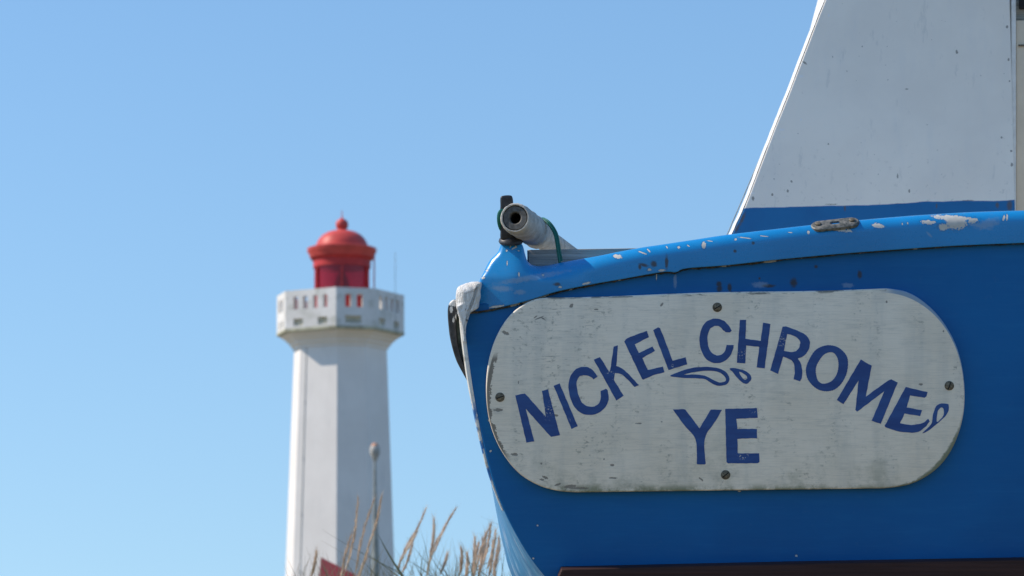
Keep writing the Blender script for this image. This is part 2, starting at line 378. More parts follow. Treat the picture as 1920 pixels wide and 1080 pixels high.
def mat_panel():
    s = NT('white_wheelhouse_paint')
    X = s.xyz(); big = s.noise(3.5, 5, .6); fine = s.noise(70, 5, .65); ve = s.noise(12, 3, .6, s.mapping((2.5, .5, 1)))
    col = s.mix(s.ramp(big, .35, .68), (.83, .79, .73), (.90, .86, .79))
    col = s.mix(s.ramp(ve, .5, .8, 0, .25), col, (.72, .73, .73))
    sp = s.noise(95, 3, .55); col = s.mix(s.ramp(sp, .715, .74), col, (.3, .31, .3))
    sc_ = s.noise(32, 4, .7, s.mapping((1.4, .35, 1), rot=(0, 0, .25))); col = s.mix(s.ramp(sc_, .60, .70, 0, .22), col, (.42, .44, .45))
    sq = s.noise(55, 5, .75); low_ = s.ramp(X[1], .45, .2); col = s.mix(s.math('MULTIPLY', s.math('MULTIPLY', s.ramp(sq, .58, .68), low_), .35), col, (.36, .37, .36))
    # dirt and knocks toward the foot and near the sloping edge
    k = 1.25
    def E(x, y, rx, ry, a=0): return (960 + (x - 960) * k, 540 + (y - 540) * k, rx * k, ry * k, a)
    mk = s.blobs([E(1794, 98, 2.2, 4), E(1617, 87, 1.3, 1.3), E(1509, 118, 1.6, 5, -55), E(1888, 50, 2, 3), E(1891, 112, 2, 2.5), E(1896, 283, 2, 2), E(1897, 309, 2, 4),
                  E(1448, 365, 1.6, 2.4), E(1406, 355, 1.2, 2), E(1412, 372, 2.5, 4), E(1484, 340, 2, 2), E(1700, 167, 3, 1), E(1553, 270, 1.5, 1.5), E(1878, 258, 2, 2),
                  E(1683, 330, 1.5, 4), E(1705, 358, 1.5, 3), E(1477, 358, 2, 3), E(1893, 152, 1.5, 1.5), E(1816, 376, 10, 1), E(1690, 382, 18, .8), E(1560, 383, 10, .8)], 1.0, 150, .3)
    col = s.mix(s.math('MULTIPLY', mk, .75), col, (.13, .13, .12))
    wh = s.blobs([E(1502, 143, 4, 2.5), E(1466, 243, 5, 2), E(1502, 224, 2, 2), E(1412, 362, 4, 1.5), E(1554, 29, 1.5, 3), E(1470, 257, 2, 1)], .6, 160, .2)
    col = s.mix(wh, col, (.85, .85, .84))
    edgev = s.math('SUBTRACT', X[1], s.math('MULTIPLY', s.math('SUBTRACT', s.noise(8, 3), .5), .012))
    h0 = (540 - 391) * k / 1000
    # the boundary climbs slightly to the right, hand cut
    lv = s.math('SUBTRACT', s.math('SUBTRACT', edgev, h0), s.math('MULTIPLY', s.math('SUBTRACT', X[0], .54), .033))
    stripe = s.ramp(lv, .0012, -.0012)
    blue = s.mix(s.ramp(s.noise(12, 3), .4, .7), BLUE, BLUE2)
    rust = s.blobs([E(1870, 385, 3, 5), E(1893, 385, 5, 9), E(1584, 390, 2, 6), E(1392, 410, 3, 13, 25), E(1382, 428, 3, 8, 25), E(1756, 386, 1.5, 4)], .6, 120, .5)
    blue = s.mix(s.math('MULTIPLY', rust, .7), blue, (.12, .09, .06))
    col = s.mix(stripe, col, blue)
    s.bump(s.math('ADD', fine, s.math('MULTIPLY', big, 2)), .25, .0012)
    return s.fin(col, .45, .4)
M['panel'] = mat_panel()
M['whitetrim'] = mat_simple('white_edge_paint', (.76, .75, .72), .5, .08, 40)
def mat_wood(name, a, b, sc=(.12, 6, 1), scale=30, rough=.8):
    s = NT(name); g = s.noise(scale, 6, .7, s.mapping(sc)); g2 = s.noise(scale * 3, 4, .7, s.mapping(sc)); big = s.noise(5, 3)
    col = s.mix(s.ramp(g, .35, .65), a, b); col = s.mix(s.ramp(g2, .58, .7, 0, .6), col, tuple(v * .3 for v in a))
    col = s.mix(s.ramp(big, .4, .7, 0, .25), col, tuple(v * .6 for v in b))
    s.bump(s.math('ADD', g, s.math('MULTIPLY', g2, .6)), .6, .002); return s.fin(col, rough, .25)
M['greywood'] = mat_wood('weathered_grey_wood', (.30, .30, .275), (.50, .495, .45))
M['brownwood'] = mat_wood('dark_brown_timber', (.035, .014, .011), (.058, .024, .019), rough=.6)
M['cream'] = mat_simple('cream_paint', (.74, .60, .44), .55, .06, 9)
M['block'] = mat_wood('rough_timber', (.2, .14, .09), (.33, .25, .16))
M['rubber'] = mat_simple('black_rubber', (.028, .028, .031), .42, .4, 60, bump=.5)
def mat_fender():
    s = NT('scuffed_black_rubber'); nz = s.noise(45, 5, .7)
    col = s.mix(s.ramp(nz, .4, .7), (.025, .026, .03), (.07, .07, .075))
    sp = s.blobs([(849, 568, 8, 6), (856, 594, 3, 7), (846, 580, 3, 6), (850, 600, 2, 5)], .8, 200, .2)
    col = s.mix(sp, col, (.72, .70, .66)); s.bump(nz, .5, .002); return s.fin(col, .4)
M['fender'] = mat_fender()
M['fender_wood'] = mat_simple('greenish_old_timber', (.17, .2, .16), .8, .4, 50)
def mat_metal(name, a, b, metal=.6, rough=.5, scale=120):
    s = NT(name); nz = s.noise(scale, 5, .7); col = s.mix(s.ramp(nz, .35, .65), a, b); s.bump(nz, .6, .001); return s.fin(col, rough, .5, metal)
M['oldmetal'] = mat_metal('corroded_galvanised_metal', (.06, .07, .065), (.22, .21, .185), .3, .6)
def mat_pipe():
    s = NT('cloth_wrapped_pipe'); nz = s.noise(40, 6, .7); f = s.noise(260, 4, .7)
    col = s.mix(s.ramp(nz, .35, .68), (.36, .345, .31), (.56, .54, .49)); col = s.mix(s.ramp(f, .55, .75, 0, .5), col, (.66, .64, .59))
    s.bump(s.math('ADD', nz, s.math('MULTIPLY', f, .5)), .7, .003); return s.fin(col, .9, .15)
M['pipe'] = mat_pipe()
M['pipe_end'] = mat_simple('dirty_pipe_end', (.115, .11, .10), .75, .35, 120)
M['black'] = mat_simple('dark_inside', (.012, .012, .014), .8, .2, 50)
M['cord'] = mat_simple('green_cord', (.008, .14, .105), .5, .3, 400, bump=.7)
# far things
def mat_towerwhite():
    s = NT('white_rendered_masonry'); nz = s.noise(.35, 5, .6); f = s.noise(1.5, 5, .65, s.mapping((1, 1, .25)))
    col = s.mix(s.ramp(nz, .35, .7), (.745, .71, .67), (.81, .775, .735)); col = s.mix(s.ramp(f, .5, .8, 0, .35), col, (.55, .55, .54))
    s.bump(f, .3, .02); return s.fin(col, .8, .2)
M['tower'] = mat_towerwhite()
def mat_galwhite():
    s = NT('mossy_white_masonry'); X = s.xyz(); nz = s.noise(1.6, 5, .7)
    col = s.mix(s.ramp(s.noise(.8, 4), .35, .7), (.68, .665, .635), (.78, .765, .74))
    col = s.mix(s.math('MULTIPLY', s.ramp(nz, .46, .7), .55), col, (.32, .33, .26))
    s.bump(nz, .4, .03); return s.fin(col, .8, .2)
M['gallery'] = mat_galwhite()
M['kerb'] = mat_simple('yellowed_gallery_kerb', (.55, .51, .39), .9, .3, 2)
M['moss'] = mat_simple('mossy_ledge', (.42, .41, .31), .9, .3, 2)
M['red'] = mat_simple('faded_red_paint', (.58, .078, .066), .45, .12, 1.5, bump=.1, bd=.02, spec=.22)
M['reddark'] = mat_simple('red_lantern_paint', (.50, .045, .045), .55, .12, 1.5, bump=.1, bd=.02, spec=.2)
def mat_redglass():
    s = NT('red_lantern_glass'); tr = s.n('ShaderNodeBsdfTransparent'); tr.inputs[0].default_value = (.74, .075, .14, 1)
    gl = s.n('ShaderNodeBsdfGlossy'); gl.inputs['Roughness'].default_value = .08; gl.inputs[0].default_value = (.9, .5, .5, 1)
    df = s.n('ShaderNodeBsdfDiffuse'); df.inputs[0].default_value = (.62, .02, .05, 1)
    m1 = s.n('ShaderNodeMixShader'); m1.inputs[0].default_value = .3; s.l(tr.outputs[0], m1.inputs[1]); s.l(df.outputs[0], m1.inputs[2])
    m = s.n('ShaderNodeMixShader'); m.inputs[0].default_value = .06; s.l(m1.outputs[0], m.inputs[1]); s.l(gl.outputs[0], m.inputs[2])
    s.l(m.outputs[0], s.out.inputs[0]); return s.m
M['redglass'] = mat_redglass()
M['optic'] = mat_simple('dark_optic', (.035, .02, .04), .3, .3, 4)
M['wire'] = mat_simple('dull_metal', (.26, .27, .25), .6, .2, 20, .3)
M['signred'] = mat_simple('red_sign_paint', (.82, .12, .12), .5, .1, 6)
M['lamp'] = mat_simple('weathered_lamp', (.40, .39, .36), .6, .3, 3)
M['lamppole'] = mat_simple('grey_lamp_pole', (.27, .29, .27), .7, .2, 3)
M['orange'] = mat_simple('faded_orange_cap', (.5, .25, .15), .6, .2, 3)
def mat_ground():
    s = NT('sandy_dune_ground'); nz = s.noise(.5, 6, .65); f = s.noise(9, 5, .7)
    col = s.mix(s.ramp(nz, .42, .6), (.30, .235, .145), (.09, .095, .04)); col = s.mix(s.ramp(f, .4, .7, 0, .5), col, (.15, .135, .075))
    s.bump(f, .5, .02); return s.fin(col, .95, .1)
M['ground'] = mat_ground()
def mat_grass(name, a, b, tr=.25):
    s = NT(name); oi = s.n('ShaderNodeTexNoise'); s.l(s.co, oi.inputs[0]); oi.inputs['Scale'].default_value = 11
    col = s.mix(s.ramp(oi.outputs[0], .35, .65), a, b)
    s.fin(col, .7, .25)
    t = s.n('ShaderNodeBsdfTranslucent'); s.l(col, t.inputs[0]); m = s.n('ShaderNodeMixShader'); m.inputs[0].default_value = tr
    s.l(s.bsdf.outputs[0], m.inputs[1]); s.l(t.outputs[0], m.inputs[2]); s.l(m.outputs[0], s.out.inputs[0]); return s.m
M['seed'] = mat_grass('straw_seed_head', (.64, .47, .33), (.84, .66, .49), .3)
M['straw'] = mat_grass('straw_stem', (.46, .37, .22), (.58, .47, .30), .2)
M['blade'] = mat_grass('dry_green_blade', (.15, .15, .08), (.30, .26, .14), .25)
M['turf'] = mat_grass('turf', (.09, .11, .04), (.28, .25, .12), .25)

# ---------------------------------------------------------------- ground
def gz(x, y):
    m = math.exp(-((x + .9) / 2.6) ** 2 - ((y - 9.6) / 1.5) ** 2) * .95
    r = math.exp(-((y - 9.6) / 1.6) ** 2) * .25
    return m + r + .05 * math.sin(x * .9 + 1) * math.sin(y * .7) * min(1, 40 / (1 + abs(y)))
def axis(a, lim):
    v = [0.0]; st = a
    while v[-1] < lim: v.append(v[-1] + st); st = st if v[-1] < 14 else st * 1.22
    return sorted(set([-q for q in v] + v))
xs = axis(.35, 4500); ys = [q + 6 for q in axis(.35, 4500)]
bm = bmesh.new(); gv = [[bm.verts.new((x, y, gz(x, y))) for x in xs] for y in ys]
for j in range(len(ys) - 1):
    for i in range(len(xs) - 1): bm.faces.new((gv[j][i], gv[j][i + 1], gv[j + 1][i + 1], gv[j + 1][i]))
tag(link('ground', finish(bm, 'ground', True, None), M['ground']), kind='structure')

# ---------------------------------------------------------------- lighthouse
LY = 131.0
lp = far(638.5, 560, LY); depth = -(CM.inverted() @ lp).z; pm = depth / FPX       # metres per picture mm at the tower
def lz(y): return far(638.5, y, LY).z
tc = math.atan2(0 - lp.y, 0 - lp.x)                                              # direction back to the camera
A2 = tc - R(31.2)
def octo(H):
    """chamfered square whose silhouette half width is H"""
    wd = .919 * H; nd = .664 * wd; S2 = (wd + math.sqrt(2) * nd) / 2; out = []
    for k in range(4):
        a = A2 + k * math.pi / 2; N_ = Vector((math.cos(a), math.sin(a))); T_ = Vector((-N_.y, N_.x))
        out += [N_ * S2 - T_ * wd / 2, N_ * S2 + T_ * wd / 2]
    return out
lh = empty('lighthouse', Matrix.Translation((lp.x, lp.y, 0)), 'white octagonal lighthouse with red lantern room, blurred behind the blue boat', 'lighthouse')
def loft(levels, cap0=True, cap1=True):
    bm = bmesh.new(); rings = [[bm.verts.new((p.x, p.y, z)) for p in octo(H)] for H, z in levels]
    for a, b in zip(rings, rings[1:]):
        for i in range(8): bm.faces.new((a[i], a[(i + 1) % 8], b[(i + 1) % 8], b[i]))
    if cap0: bm.faces.new(rings[0][::-1])
    if cap1: bm.faces.new(rings[-1])
    return bm
zt = lz(657)
link('tower', finish(loft([(107.5 * pm, -.3), (86.5 * pm, zt)]), 'tower', False), M['tower'], lh)
link('corbel', finish(loft([(86.6 * pm, zt + .002), (89 * pm, zt + .02), (90 * pm, lz(652)), (95 * pm, lz(648)), (95 * pm, lz(645)), (99 * pm, lz(643)), (104 * pm, lz(638)), (112 * pm, lz(633)), (114 * pm, lz(631))]), 'corbel', False), M['tower'], lh)
link('gallery_ledge', finish(loft([(117 * pm, lz(631) + .003), (119.5 * pm, lz(629)), (119.5 * pm, lz(624))]), 'gallery_ledge', False), M['moss'], lh)
def pierced_wall(face, z0, z1, opens, H, th=.28):
    """parapet wall of one side with real openings; opens in (u0, u1, v0, v1) fractions"""
    p = octo(H); a, b = p[face], p[(face + 1) % 8]; L = (b - a).length; T_ = (b - a) / L; N_ = Vector((T_.y, -T_.x))
    us = sorted({0, 1} | {o[0] for o in opens} | {o[1] for o in opens}); vs = sorted({0, 1} | {o[2] for o in opens} | {o[3] for o in opens})
    def solid(i, j):
        if i < 0 or j < 0 or i >= len(us) - 1 or j >= len(vs) - 1: return False
        cu, cv = (us[i] + us[i + 1]) / 2, (vs[j] + vs[j + 1]) / 2
        return not any(o[0] < cu < o[1] and o[2] < cv < o[3] for o in opens)
    tt = math.tan(R(22.5)) * th / L
    bm = bmesh.new(); cache = {}
    def V(i, j, back):
        k = (i, j, back)
        if k not in cache:
            u = us[i]
            if back: u = max(tt, min(1 - tt, u))
            q = a + T_ * (u * L) - N_ * (th if back else 0); cache[k] = bm.verts.new((q.x, q.y, z0 + (z1 - z0) * vs[j]))
        return cache[k]
    for i in range(len(us) - 1):
        for j in range(len(vs) - 1):
            if not solid(i, j): continue
            for bk in (0, 1): bm.faces.new((V(i, j, bk), V(i + 1, j, bk), V(i + 1, j + 1, bk), V(i, j + 1, bk)))
            if not solid(i - 1, j): bm.faces.new((V(i, j, 0), V(i, j + 1, 0), V(i, j + 1, 1), V(i, j, 1)))
            if not solid(i + 1, j): bm.faces.new((V(i + 1, j, 0), V(i + 1, j, 1), V(i + 1, j + 1, 1), V(i + 1, j + 1, 0)))
            if not solid(i, j - 1): bm.faces.new((V(i, j, 0), V(i, j, 1), V(i + 1, j, 1), V(i + 1, j, 0)))
            if not solid(i, j + 1): bm.faces.new((V(i, j + 1, 0), V(i + 1, j + 1, 0), V(i + 1, j + 1, 1), V(i, j + 1, 1)))
    return bm
zg0, zg1 = lz(624) + .003, lz(554.5)
s4 = [(.16, .245), (.35, .435), (.545, .63), (.74, .825)]
s2 = [(.24, .40), (.54, .70)]
for f in range(8):
    wide = f % 2 == 0
    if wide: op = [(a, b, .49, .83) for a, b in s4] + [(.16, .35, .05, .24), (.64, .83, .05, .24)]
    else: op = [(a, b, .49, .83) for a, b in s2] + ([(.24, .66, .07, .26)] if f == 1 else [(.28, .42, .06, .24), (.62, .76, .06, .24)])
    link('parapet', finish(pierced_wall(f, zg0, zg1, op, 119 * pm), 'parapet', False), M['gallery'], lh)
bm = bmesh.new()
pp = [bm.verts.new((p.x, p.y, zg0 - .001)) for p in octo(118.4 * pm)]; bm.faces.new(pp)
link('gallery_floor', finish(bm, 'gallery_floor', False), M['gallery'], lh)
bm = bmesh.new(); ra = [bm.verts.new((p.x, p.y, zg0 + .004)) for p in octo(113.5 * pm)]; rb_ = [bm.verts.new((p.x, p.y, zg0 + (zg1 - zg0) * .36)) for p in octo(113.5 * pm)]
for i in range(8): bm.faces.new((ra[i], ra[(i + 1) % 8], rb_[(i + 1) % 8], rb_[i]))
bm.faces.new(rb_)
link('gallery_kerb', finish(bm, 'gallery_kerb', False), M['kerb'], lh)
# lantern, centred a little to the right of the shaft as in the picture
la = Vector((2.5 * pm, 0, 0))
def lath(name, prof, m, seg=40, angle=50):
    bm = bmesh.new(); lathe(bm, [(r * pm, lz(y)) for r, y in prof], seg); bm.transform(Matrix.Translation(la)); return link(name, finish(bm, name, True, angle), M[m], lh)
lath('lantern_base', [(0, 623), (54, 623), (54, 566), (56, 565), (56, 561), (53, 560), (0, 560)], 'reddark')
lath('lantern_frieze', [(51, 503), (54, 503), (54, 490), (57, 488), (60, 484), (51, 484)], 'reddark')
lath('lantern_roof', [(50, 484), (60, 484), (61.5, 478), (65, 473), (65.5, 467), (63, 466), (52, 465), (49.5, 463), (47.5, 456), (43, 448), (36, 441), (27, 436), (17, 433), (9.5, 431.5), (8.5, 430), (8.5, 429), (0, 429)], 'red', 48, 35)
dm = lath('finial_ball', [(0, 429.5), (9, 429.6), (11.3, 426), (12, 421.5), (11.3, 417), (9, 413.5), (5, 411), (2.5, 409.5), (1, 407), (.5, 394), (0, 394)], 'red')
for k in range(6):
    a = tc + k * math.pi / 3; c_ = la + Vector((math.cos(a), math.sin(a), 0)) * 53 * pm
    bm = bmesh.new(); box(bm, -.07, .07, -.045, .045, lz(560), lz(503)); bm.transform(Matrix.Translation(c_) @ Matrix.Rotation(a, 4, 'Z'))
    link('lantern_post', finish(bm, 'lantern_post', False), M['reddark'], lh)
for k in range(6):
    bm = bmesh.new(); n_ = 6; rr = 51.5 * pm; a0 = tc + k * math.pi / 3
    lo = []; hi = []
    for j in range(n_ + 1):
        a = a0 + j / n_ * math.pi / 3; x, y = math.cos(a) * rr + la.x, math.sin(a) * rr
        lo.append(bm.verts.new((x, y, lz(560)))); hi.append(bm.verts.new((x, y, lz(503))))
    for j in range(n_): bm.faces.new((lo[j], lo[j + 1], hi[j + 1], hi[j]))
    link('lantern_pane', finish(bm, 'lantern_pane', True, None), M['redglass'], lh)
lath('lamp_optic', [(0, 560), (9, 560), (9, 552), (13, 549), (14, 540), (13, 528), (9, 517), (3, 510), (1, 503), (0, 503)], 'optic', 20)
lad = bmesh.new(); base = la + Vector((61.5 * pm, -.3, 0))
for dx in (0, -.28): tube(lad, [base + Vector((0, dx, lz(623))), base + Vector((0, dx, lz(478)))], .03, 6)
for k in range(14):
    z = lz(620 - k * 10); tube(lad, [base + Vector((0, 0, z)), base + Vector((0, -.28, z))], .015, 5)
link('ladder', finish(lad, 'ladder', False), M['reddark'], lh)
bm = bmesh.new(); pA = octo(115 * pm); q = Vector((104 * pm, -.8, 0)); tube(bm, [q + Vector((0, 0, lz(624))), q + Vector((0, 0, lz(560)))], .03, 6); tube(bm, [q + Vector((0, 0, lz(560))), q + Vector((0, 0, lz(478)))], .013, 6)
link('antenna', finish(bm, 'antenna', False), M['wire'], lh)
# lightning conductor down the sunny side
bm = bmesh.new(); pts = []
for z, H in ((-.3, 107.5), (zt, 86.5)):
    p = octo((H + .3) * pm); a, b = p[0], p[1]; pts.append((a + (b - a) * .17, z))
cp = [Vector((*(pts[0][0] * (1 - t) + pts[1][0] * t), pts[0][1] * (1 - t) + pts[1][1] * t)) for t in [i / 12 for i in range(13)]]
tube(bm, cp, .017, 6)
for p in cp[2:-1:2]: box(bm, -.03, .03, -.03, .03, -.05, .05, Matrix.Translation(p))
link('lightning_conductor', finish(bm, 'lightning_conductor', False), M['wire'], lh)

# lamp post in front of the shaded side of the tower
s_ = far(703, 850, 104); pmL = pm * 104 / LY
lampo = empty('street_lamp', Matrix.Translation((s_.x, s_.y, 0)), 'grey lamp post with round head before the shaded side of the lighthouse', 'lamp post')
bm = bmesh.new(); z0 = far(703, 866, 104).z; tube(bm, [Vector((.02, 0, -.1)), Vector((.02, 0, far(703, 1040, 104).z)), Vector((0, 0, far(703, 940, 104).z)), Vector((0, 0, z0))], [9 * pmL, 7 * pmL, 3.4 * pmL, 2.2 * pmL], 12)
link('pole', finish(bm, 'pole'), M['lamppole'], lampo)
bm = bmesh.new(); lathe(bm, [(0, z0 - .1), (2 * pmL, z0), (6 * pmL, z0 + 8 * pmL), (9.5 * pmL, z0 + 17 * pmL), (9.5 * pmL, z0 + 26 * pmL), (8 * pmL, z0 + 29 * pmL), (0, z0 + 29 * pmL)], 20)
link('lamp_head', finish(bm, 'lamp_head'), M['lamp'], lampo)
bm = bmesh.new(); lathe(bm, [(0, z0 + 29.2 * pmL), (7.5 * pmL, z0 + 29.2 * pmL), (5 * pmL, z0 + 34 * pmL), (0, z0 + 35.5 * pmL)], 20)
link('lamp_cap', finish(bm, 'lamp_cap'), M['orange'], lampo)

# red sign on two posts beyond the dune
SY = 34.0
sp_ = [far(602, 1045, SY), far(668, 1078, SY), far(664, 1122, SY), far(597, 1090, SY)]
sg = empty('red_sign', Matrix.Translation((sp_[0].x + .25, SY, 0)), 'tilted plain red board on posts behind the grass, below the lighthouse', 'sign')
bm = bmesh.new(); o_ = Vector((sp_[0].x + .25, SY, 0))
f_ = [bm.verts.new(p - o_) for p in sp_]; b_ = [bm.verts.new(p - o_ + Vector((0, .025, 0))) for p in sp_]
bm.faces.new(f_); bm.faces.new(b_[::-1])
for i in range(4): bm.faces.new((f_[i], f_[(i + 1) % 4], b_[(i + 1) % 4], b_[i]))
link('board', finish(bm, 'board', False), M['signred'], sg)
for fx in (.12, .34):
    bm = bmesh.new(); box(bm, fx - .18, fx - .12, .028, .08, -.1, sp_[2].z + .05); link('post', finish(bm, 'post', False), M['block'], sg)

# ---------------------------------------------------------------- the boat
UO = Vector((.97, -1.5, 0))
boat = empty('fishing_boat', BOAT @ Matrix.Translation(UO), 'small blue painted boat seen at its stern, with white wheelhouse and oval name board', 'boat')
def part(name, me, m, parent=None):
    if parent is None: return link(name, me, M[m] if isinstance(m, str) else m, boat, -UO)
    return link(name, me, M[m] if isinstance(m, str) else m, parent)
MX = 1930.0
E_ = [(868, 580), (870, 615), (876, 665), (884, 720), (893, 770), (903, 820), (914, 868), (928, 915), (945, 958), (966, 1000), (990, 1040), (1020, 1080), (1070, 1135), (1160, 1215), (1300, 1310), (1500, 1420), (1700, 1560), (1850, 1760), (1900, 2040), (1930, 2040)]
S_ = [(885, 590), (887, 622), (889, 668), (893, 722), (898, 772), (907, 820), (914, 862), (919, 898), (925, 930), (931, 962), (938, 998), (946, 1034), (958, 1075), (990, 1130), (1100, 1220), (1340, 1330), (1620, 1450), (1800, 1640), (1840, 1830), (1850, 1830)]
Ec = catmull(E_, 4, False); Sc = catmull(S_, 4, False)
seam = [(869, 588), (877, 586), (905, 583), (942, 576), (990, 564), (1042, 548), (1098, 536), (1160, 525), (1240, 511), (1267, 511), (1286, 504), (1363, 498), (1444, 489), (1560, 478), (1692, 468), (1804, 461), (1930, 456)]
# transom: slightly wavy plate behind the cap
top = [(x, y - 14) for x, y in seam[1:]]
out = Ec + [(2 * MX - x, y) for x, y in Ec[::-1]][1:] + [(2 * MX - x, y) for x, y in top[:-1]] + top[::-1]
out = [p for i, p in enumerate(out) if i == 0 or math.hypot(p[0] - out[i - 1][0], p[1] - out[i - 1][1]) > .5]
part('transom', finish(slab([(x, y, 4) for x, y in out], 0.0, -.028, 4, 4), 'transom', True, 30), 'transom')
# hull sides: edge of the transom, swelling out below, then forward to the stem
def hull(side):
    bm = bmesh.new(); N = len(Ec); rows = []
    c8, s8 = math.cos(R(8)), math.sin(R(8)); uc = (MX - 960) / 1000
    base = []
    for f in (0, .12, .3, .5, .75, 1.0):
        g = f ** .8; d = .62 * f
        r = []
        for (ex, ey), (sx, sy) in zip(Ec, Sc):
            x = ex + (sx - ex) * g; y = ey + (sy - ey) * g
            p = Q(x, y, d=d + .004); r.append(Vector((p.x + (.0015 if f == 0 else 0), p.y, p.z)))
        rows.append(r)
    last = rows[-1]
    for t in (.12, .28, .45, .62, .78, .9, 1.0):
        D = t * 3.6; br = (1 - t ** 2.2) * (1 + .02 * t); r = []
        for i, p in enumerate(last):
            h = 1 - i / (N - 1); u = uc + (p.x - uc) * br
            v = p.y + .35 * t * t * h + .3 * t ** 3 * (1 - h); r.append(Vector((u, v - D * s8, p.z - D * c8)))
        rows.append(r)
    if side: rows = [[Vector((2 * uc - p.x, p.y, p.z)) for p in r] for r in rows]
    vs = [[bm.verts.new(p) for p in r] for r in rows]
    for a, b in zip(vs, vs[1:]):
        for i in range(N - 1): bm.faces.new((a[i], b[i], b[i + 1], a[i + 1]))
    me = finish(bm, 'hull_side', True, 60)
    return me, rows
for sd_ in (0, 1):
    me, rows = hull(sd_); part('hull_side', me, 'hullside')
    if sd_ == 0: rowsL = rows
# deck
bm = bmesh.new(); ga = [bm.verts.new(r[3]) for r in rowsL]; gb = [bm.verts.new(Vector((1.94 - r[3].x, r[3].y, r[3].z))) for r in rowsL]
for i in range(len(ga) - 1): bm.faces.new((ga[i], ga[i + 1], gb[i + 1], gb[i]))
part('deck', finish(bm, 'deck', False), 'greywood')
# white worn strip along the aft corner of the hull
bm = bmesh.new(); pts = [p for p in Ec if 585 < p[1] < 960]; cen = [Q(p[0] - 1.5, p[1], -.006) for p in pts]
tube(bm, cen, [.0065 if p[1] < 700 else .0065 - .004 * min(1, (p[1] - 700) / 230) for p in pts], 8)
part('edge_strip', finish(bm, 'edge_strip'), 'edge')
# gunwale cap with the raised horn at the corner; third value = rounding of the front edge
capL = [(879, 586, 1), (893, 545, 3), (900, 524, 5), (906, 512, 9), (912, 499, 11), (920, 486, 11), (932, 474, 10), (936.5, 465, 8), (939.5, 457, 5), (946, 452, 4.5), (960, 450.5, 6), (973, 453, 4.5), (980, 460, 5.5), (984, 474, 9), (988, 487, 14),
        (996, 495.5, 22), (1008, 498.5, 32), (1024, 497.5, 34), (1050, 492.5, 33), (1085, 486, 30), (1120, 480, 27), (1165, 471, 25), (1209, 463, 24), (1240, 458.5, 24), (1300, 449.5, 24), (1363, 440, 24), (1440, 431, 24), (1518, 422, 24), (1611, 412.5, 24), (1680, 406.5, 24), (1733, 402.5, 24), (1830, 397, 24), (1930, 394, 24)]
topc = catmull([p for p in capL], 5, False)
botc = [(x, y - .5, 2) for x, y in seam if x > 880]
botc = catmull(botc, 5, False)
halfp = topc + botc[::-1]            # closed along the centre line
right = [(2 * MX - x, y, r) for x, y, r in topc[:-1]][::-1]; rbot = [(2 * MX - x, y, r) for x, y, r in botc[:-1]]
capo = topc + right + rbot + botc[::-1]
cb = slab(capo, .014, -.085, 3, 9)
for i in range(34):
    for co_, no_ in ((Q(880 + i * 7, 500), (1, 0, 0)), (Q(900, 440 + i * 5), (0, 1, 0))):
        g_ = [f for f in cb.faces if f.calc_center_median().x < .150]
        g_ = list({e for f in g_ for e in f.edges} | {v for f in g_ for v in f.verts}) + g_
        bmesh.ops.bisect_plane(cb, geom=g_, plane_co=co_, plane_no=no_)
def sstep(a, b, v): t = max(0, min(1, (v - a) / (b - a))); return t * t * (3 - 2 * t)
for v in cb.verts:
    for sgn, u_ in ((1, v.co.x), (-1, 1.94 - v.co.x)):
        if u_ > .17: continue
        fx = 1 - sstep(.07, .165, u_); zf = sstep(-.08, -.01, v.co.z)
        yy = max(0, v.co.y - .018 + .10 * max(0, u_ - .02)); 
        v.co.z -= fx * zf * (.36 * yy ** 2 / (yy + .010) + .34 * max(0, .012 - u_) ** 2 / (max(0, .012 - u_) + .02))
cap_me = finish(cb, 'gunwale_cap', True, 50)
cap = part('gunwale_cap', cap_me, 'gunwale')
# cracked seam under the cap
rs = random.Random(3); sl = catmull([p for p in seam], 8, False)
up = [(x, y - 1.0) for x, y in sl]; lo = [(x, y + .8 + rs.random() * 1.6 + (1.8 if 1150 < x < 1460 else 0) * rs.random() + (1.2 if x < 1120 else 0)) for x, y in sl]
part('seam_filler', finish(slab(up + lo[::-1], .0035, -.004, .4, 1), 'seam_filler', True, 40), 'seam')
# thick white paint over the corner
wp = catmull([(857, 541), (866, 534), (884, 528.5), (900, 528.5), (903.5, 533), (901, 545), (901.5, 556), (899, 566), (897, 577), (888, 583), (879, 588), (877, 598), (874, 612), (873.5, 630), (873, 642), (869, 640), (867, 622), (864, 605), (859, 590), (856, 575), (854.5, 558)], 4)
part('white_corner', finish(slab([(x, y, (19 if x < 890 else 9) if y < 575 else 4) for x, y in wp], .021, -.075, 10, 7), 'white_corner', True, 60), 'putty')

# fittings at the horn: black rubber bollard with flange
bm = bmesh.new()
bo = [(938, 372), (942, 367), (956, 366), (961, 370), (962, 384), (957, 400), (958, 420), (962, 446), (940, 449), (938, 430), (936, 405), (938, 388)]
me = finish(slab([(x, y, 4) for x, y in catmull(bo, 4)], .000, -.030, 4, 4), 'bollard', True, 60)
bol = part('bollard', me, 'rubber')
bm = bmesh.new(); lathe(bm, [(0, -.010), (.021, -.010), (.0235, -.006), (.022, -.001), (.015, .004), (.012, .008), (0, .008)], 28)
bm.transform(Matrix.Translation(Q(958, 446.5, -.016)) @ Matrix.Rotation(R(-90 + 12), 4, 'X') @ Matrix.Rotation(R(0), 4, 'Z'))
part('bollard_flange', finish(bm, 'bollard_flange'), 'rubber', bol)

# grey plank set on the gunwale behind the cap
bm = bevelled_box(0, .42, -.060, 0, -.022, 0, .0018)
n0 = len(bm.verts)
bm.transform(Matrix.Translation(Q(991, 467.5, -.062) ) @ Matrix.Rotation(R(1.0), 4, 'Z') @ Matrix.Rotation(R(6), 4, 'Y'))
part('deck_plank', finish(bm, 'deck_plank', True, 40), 'greywood')

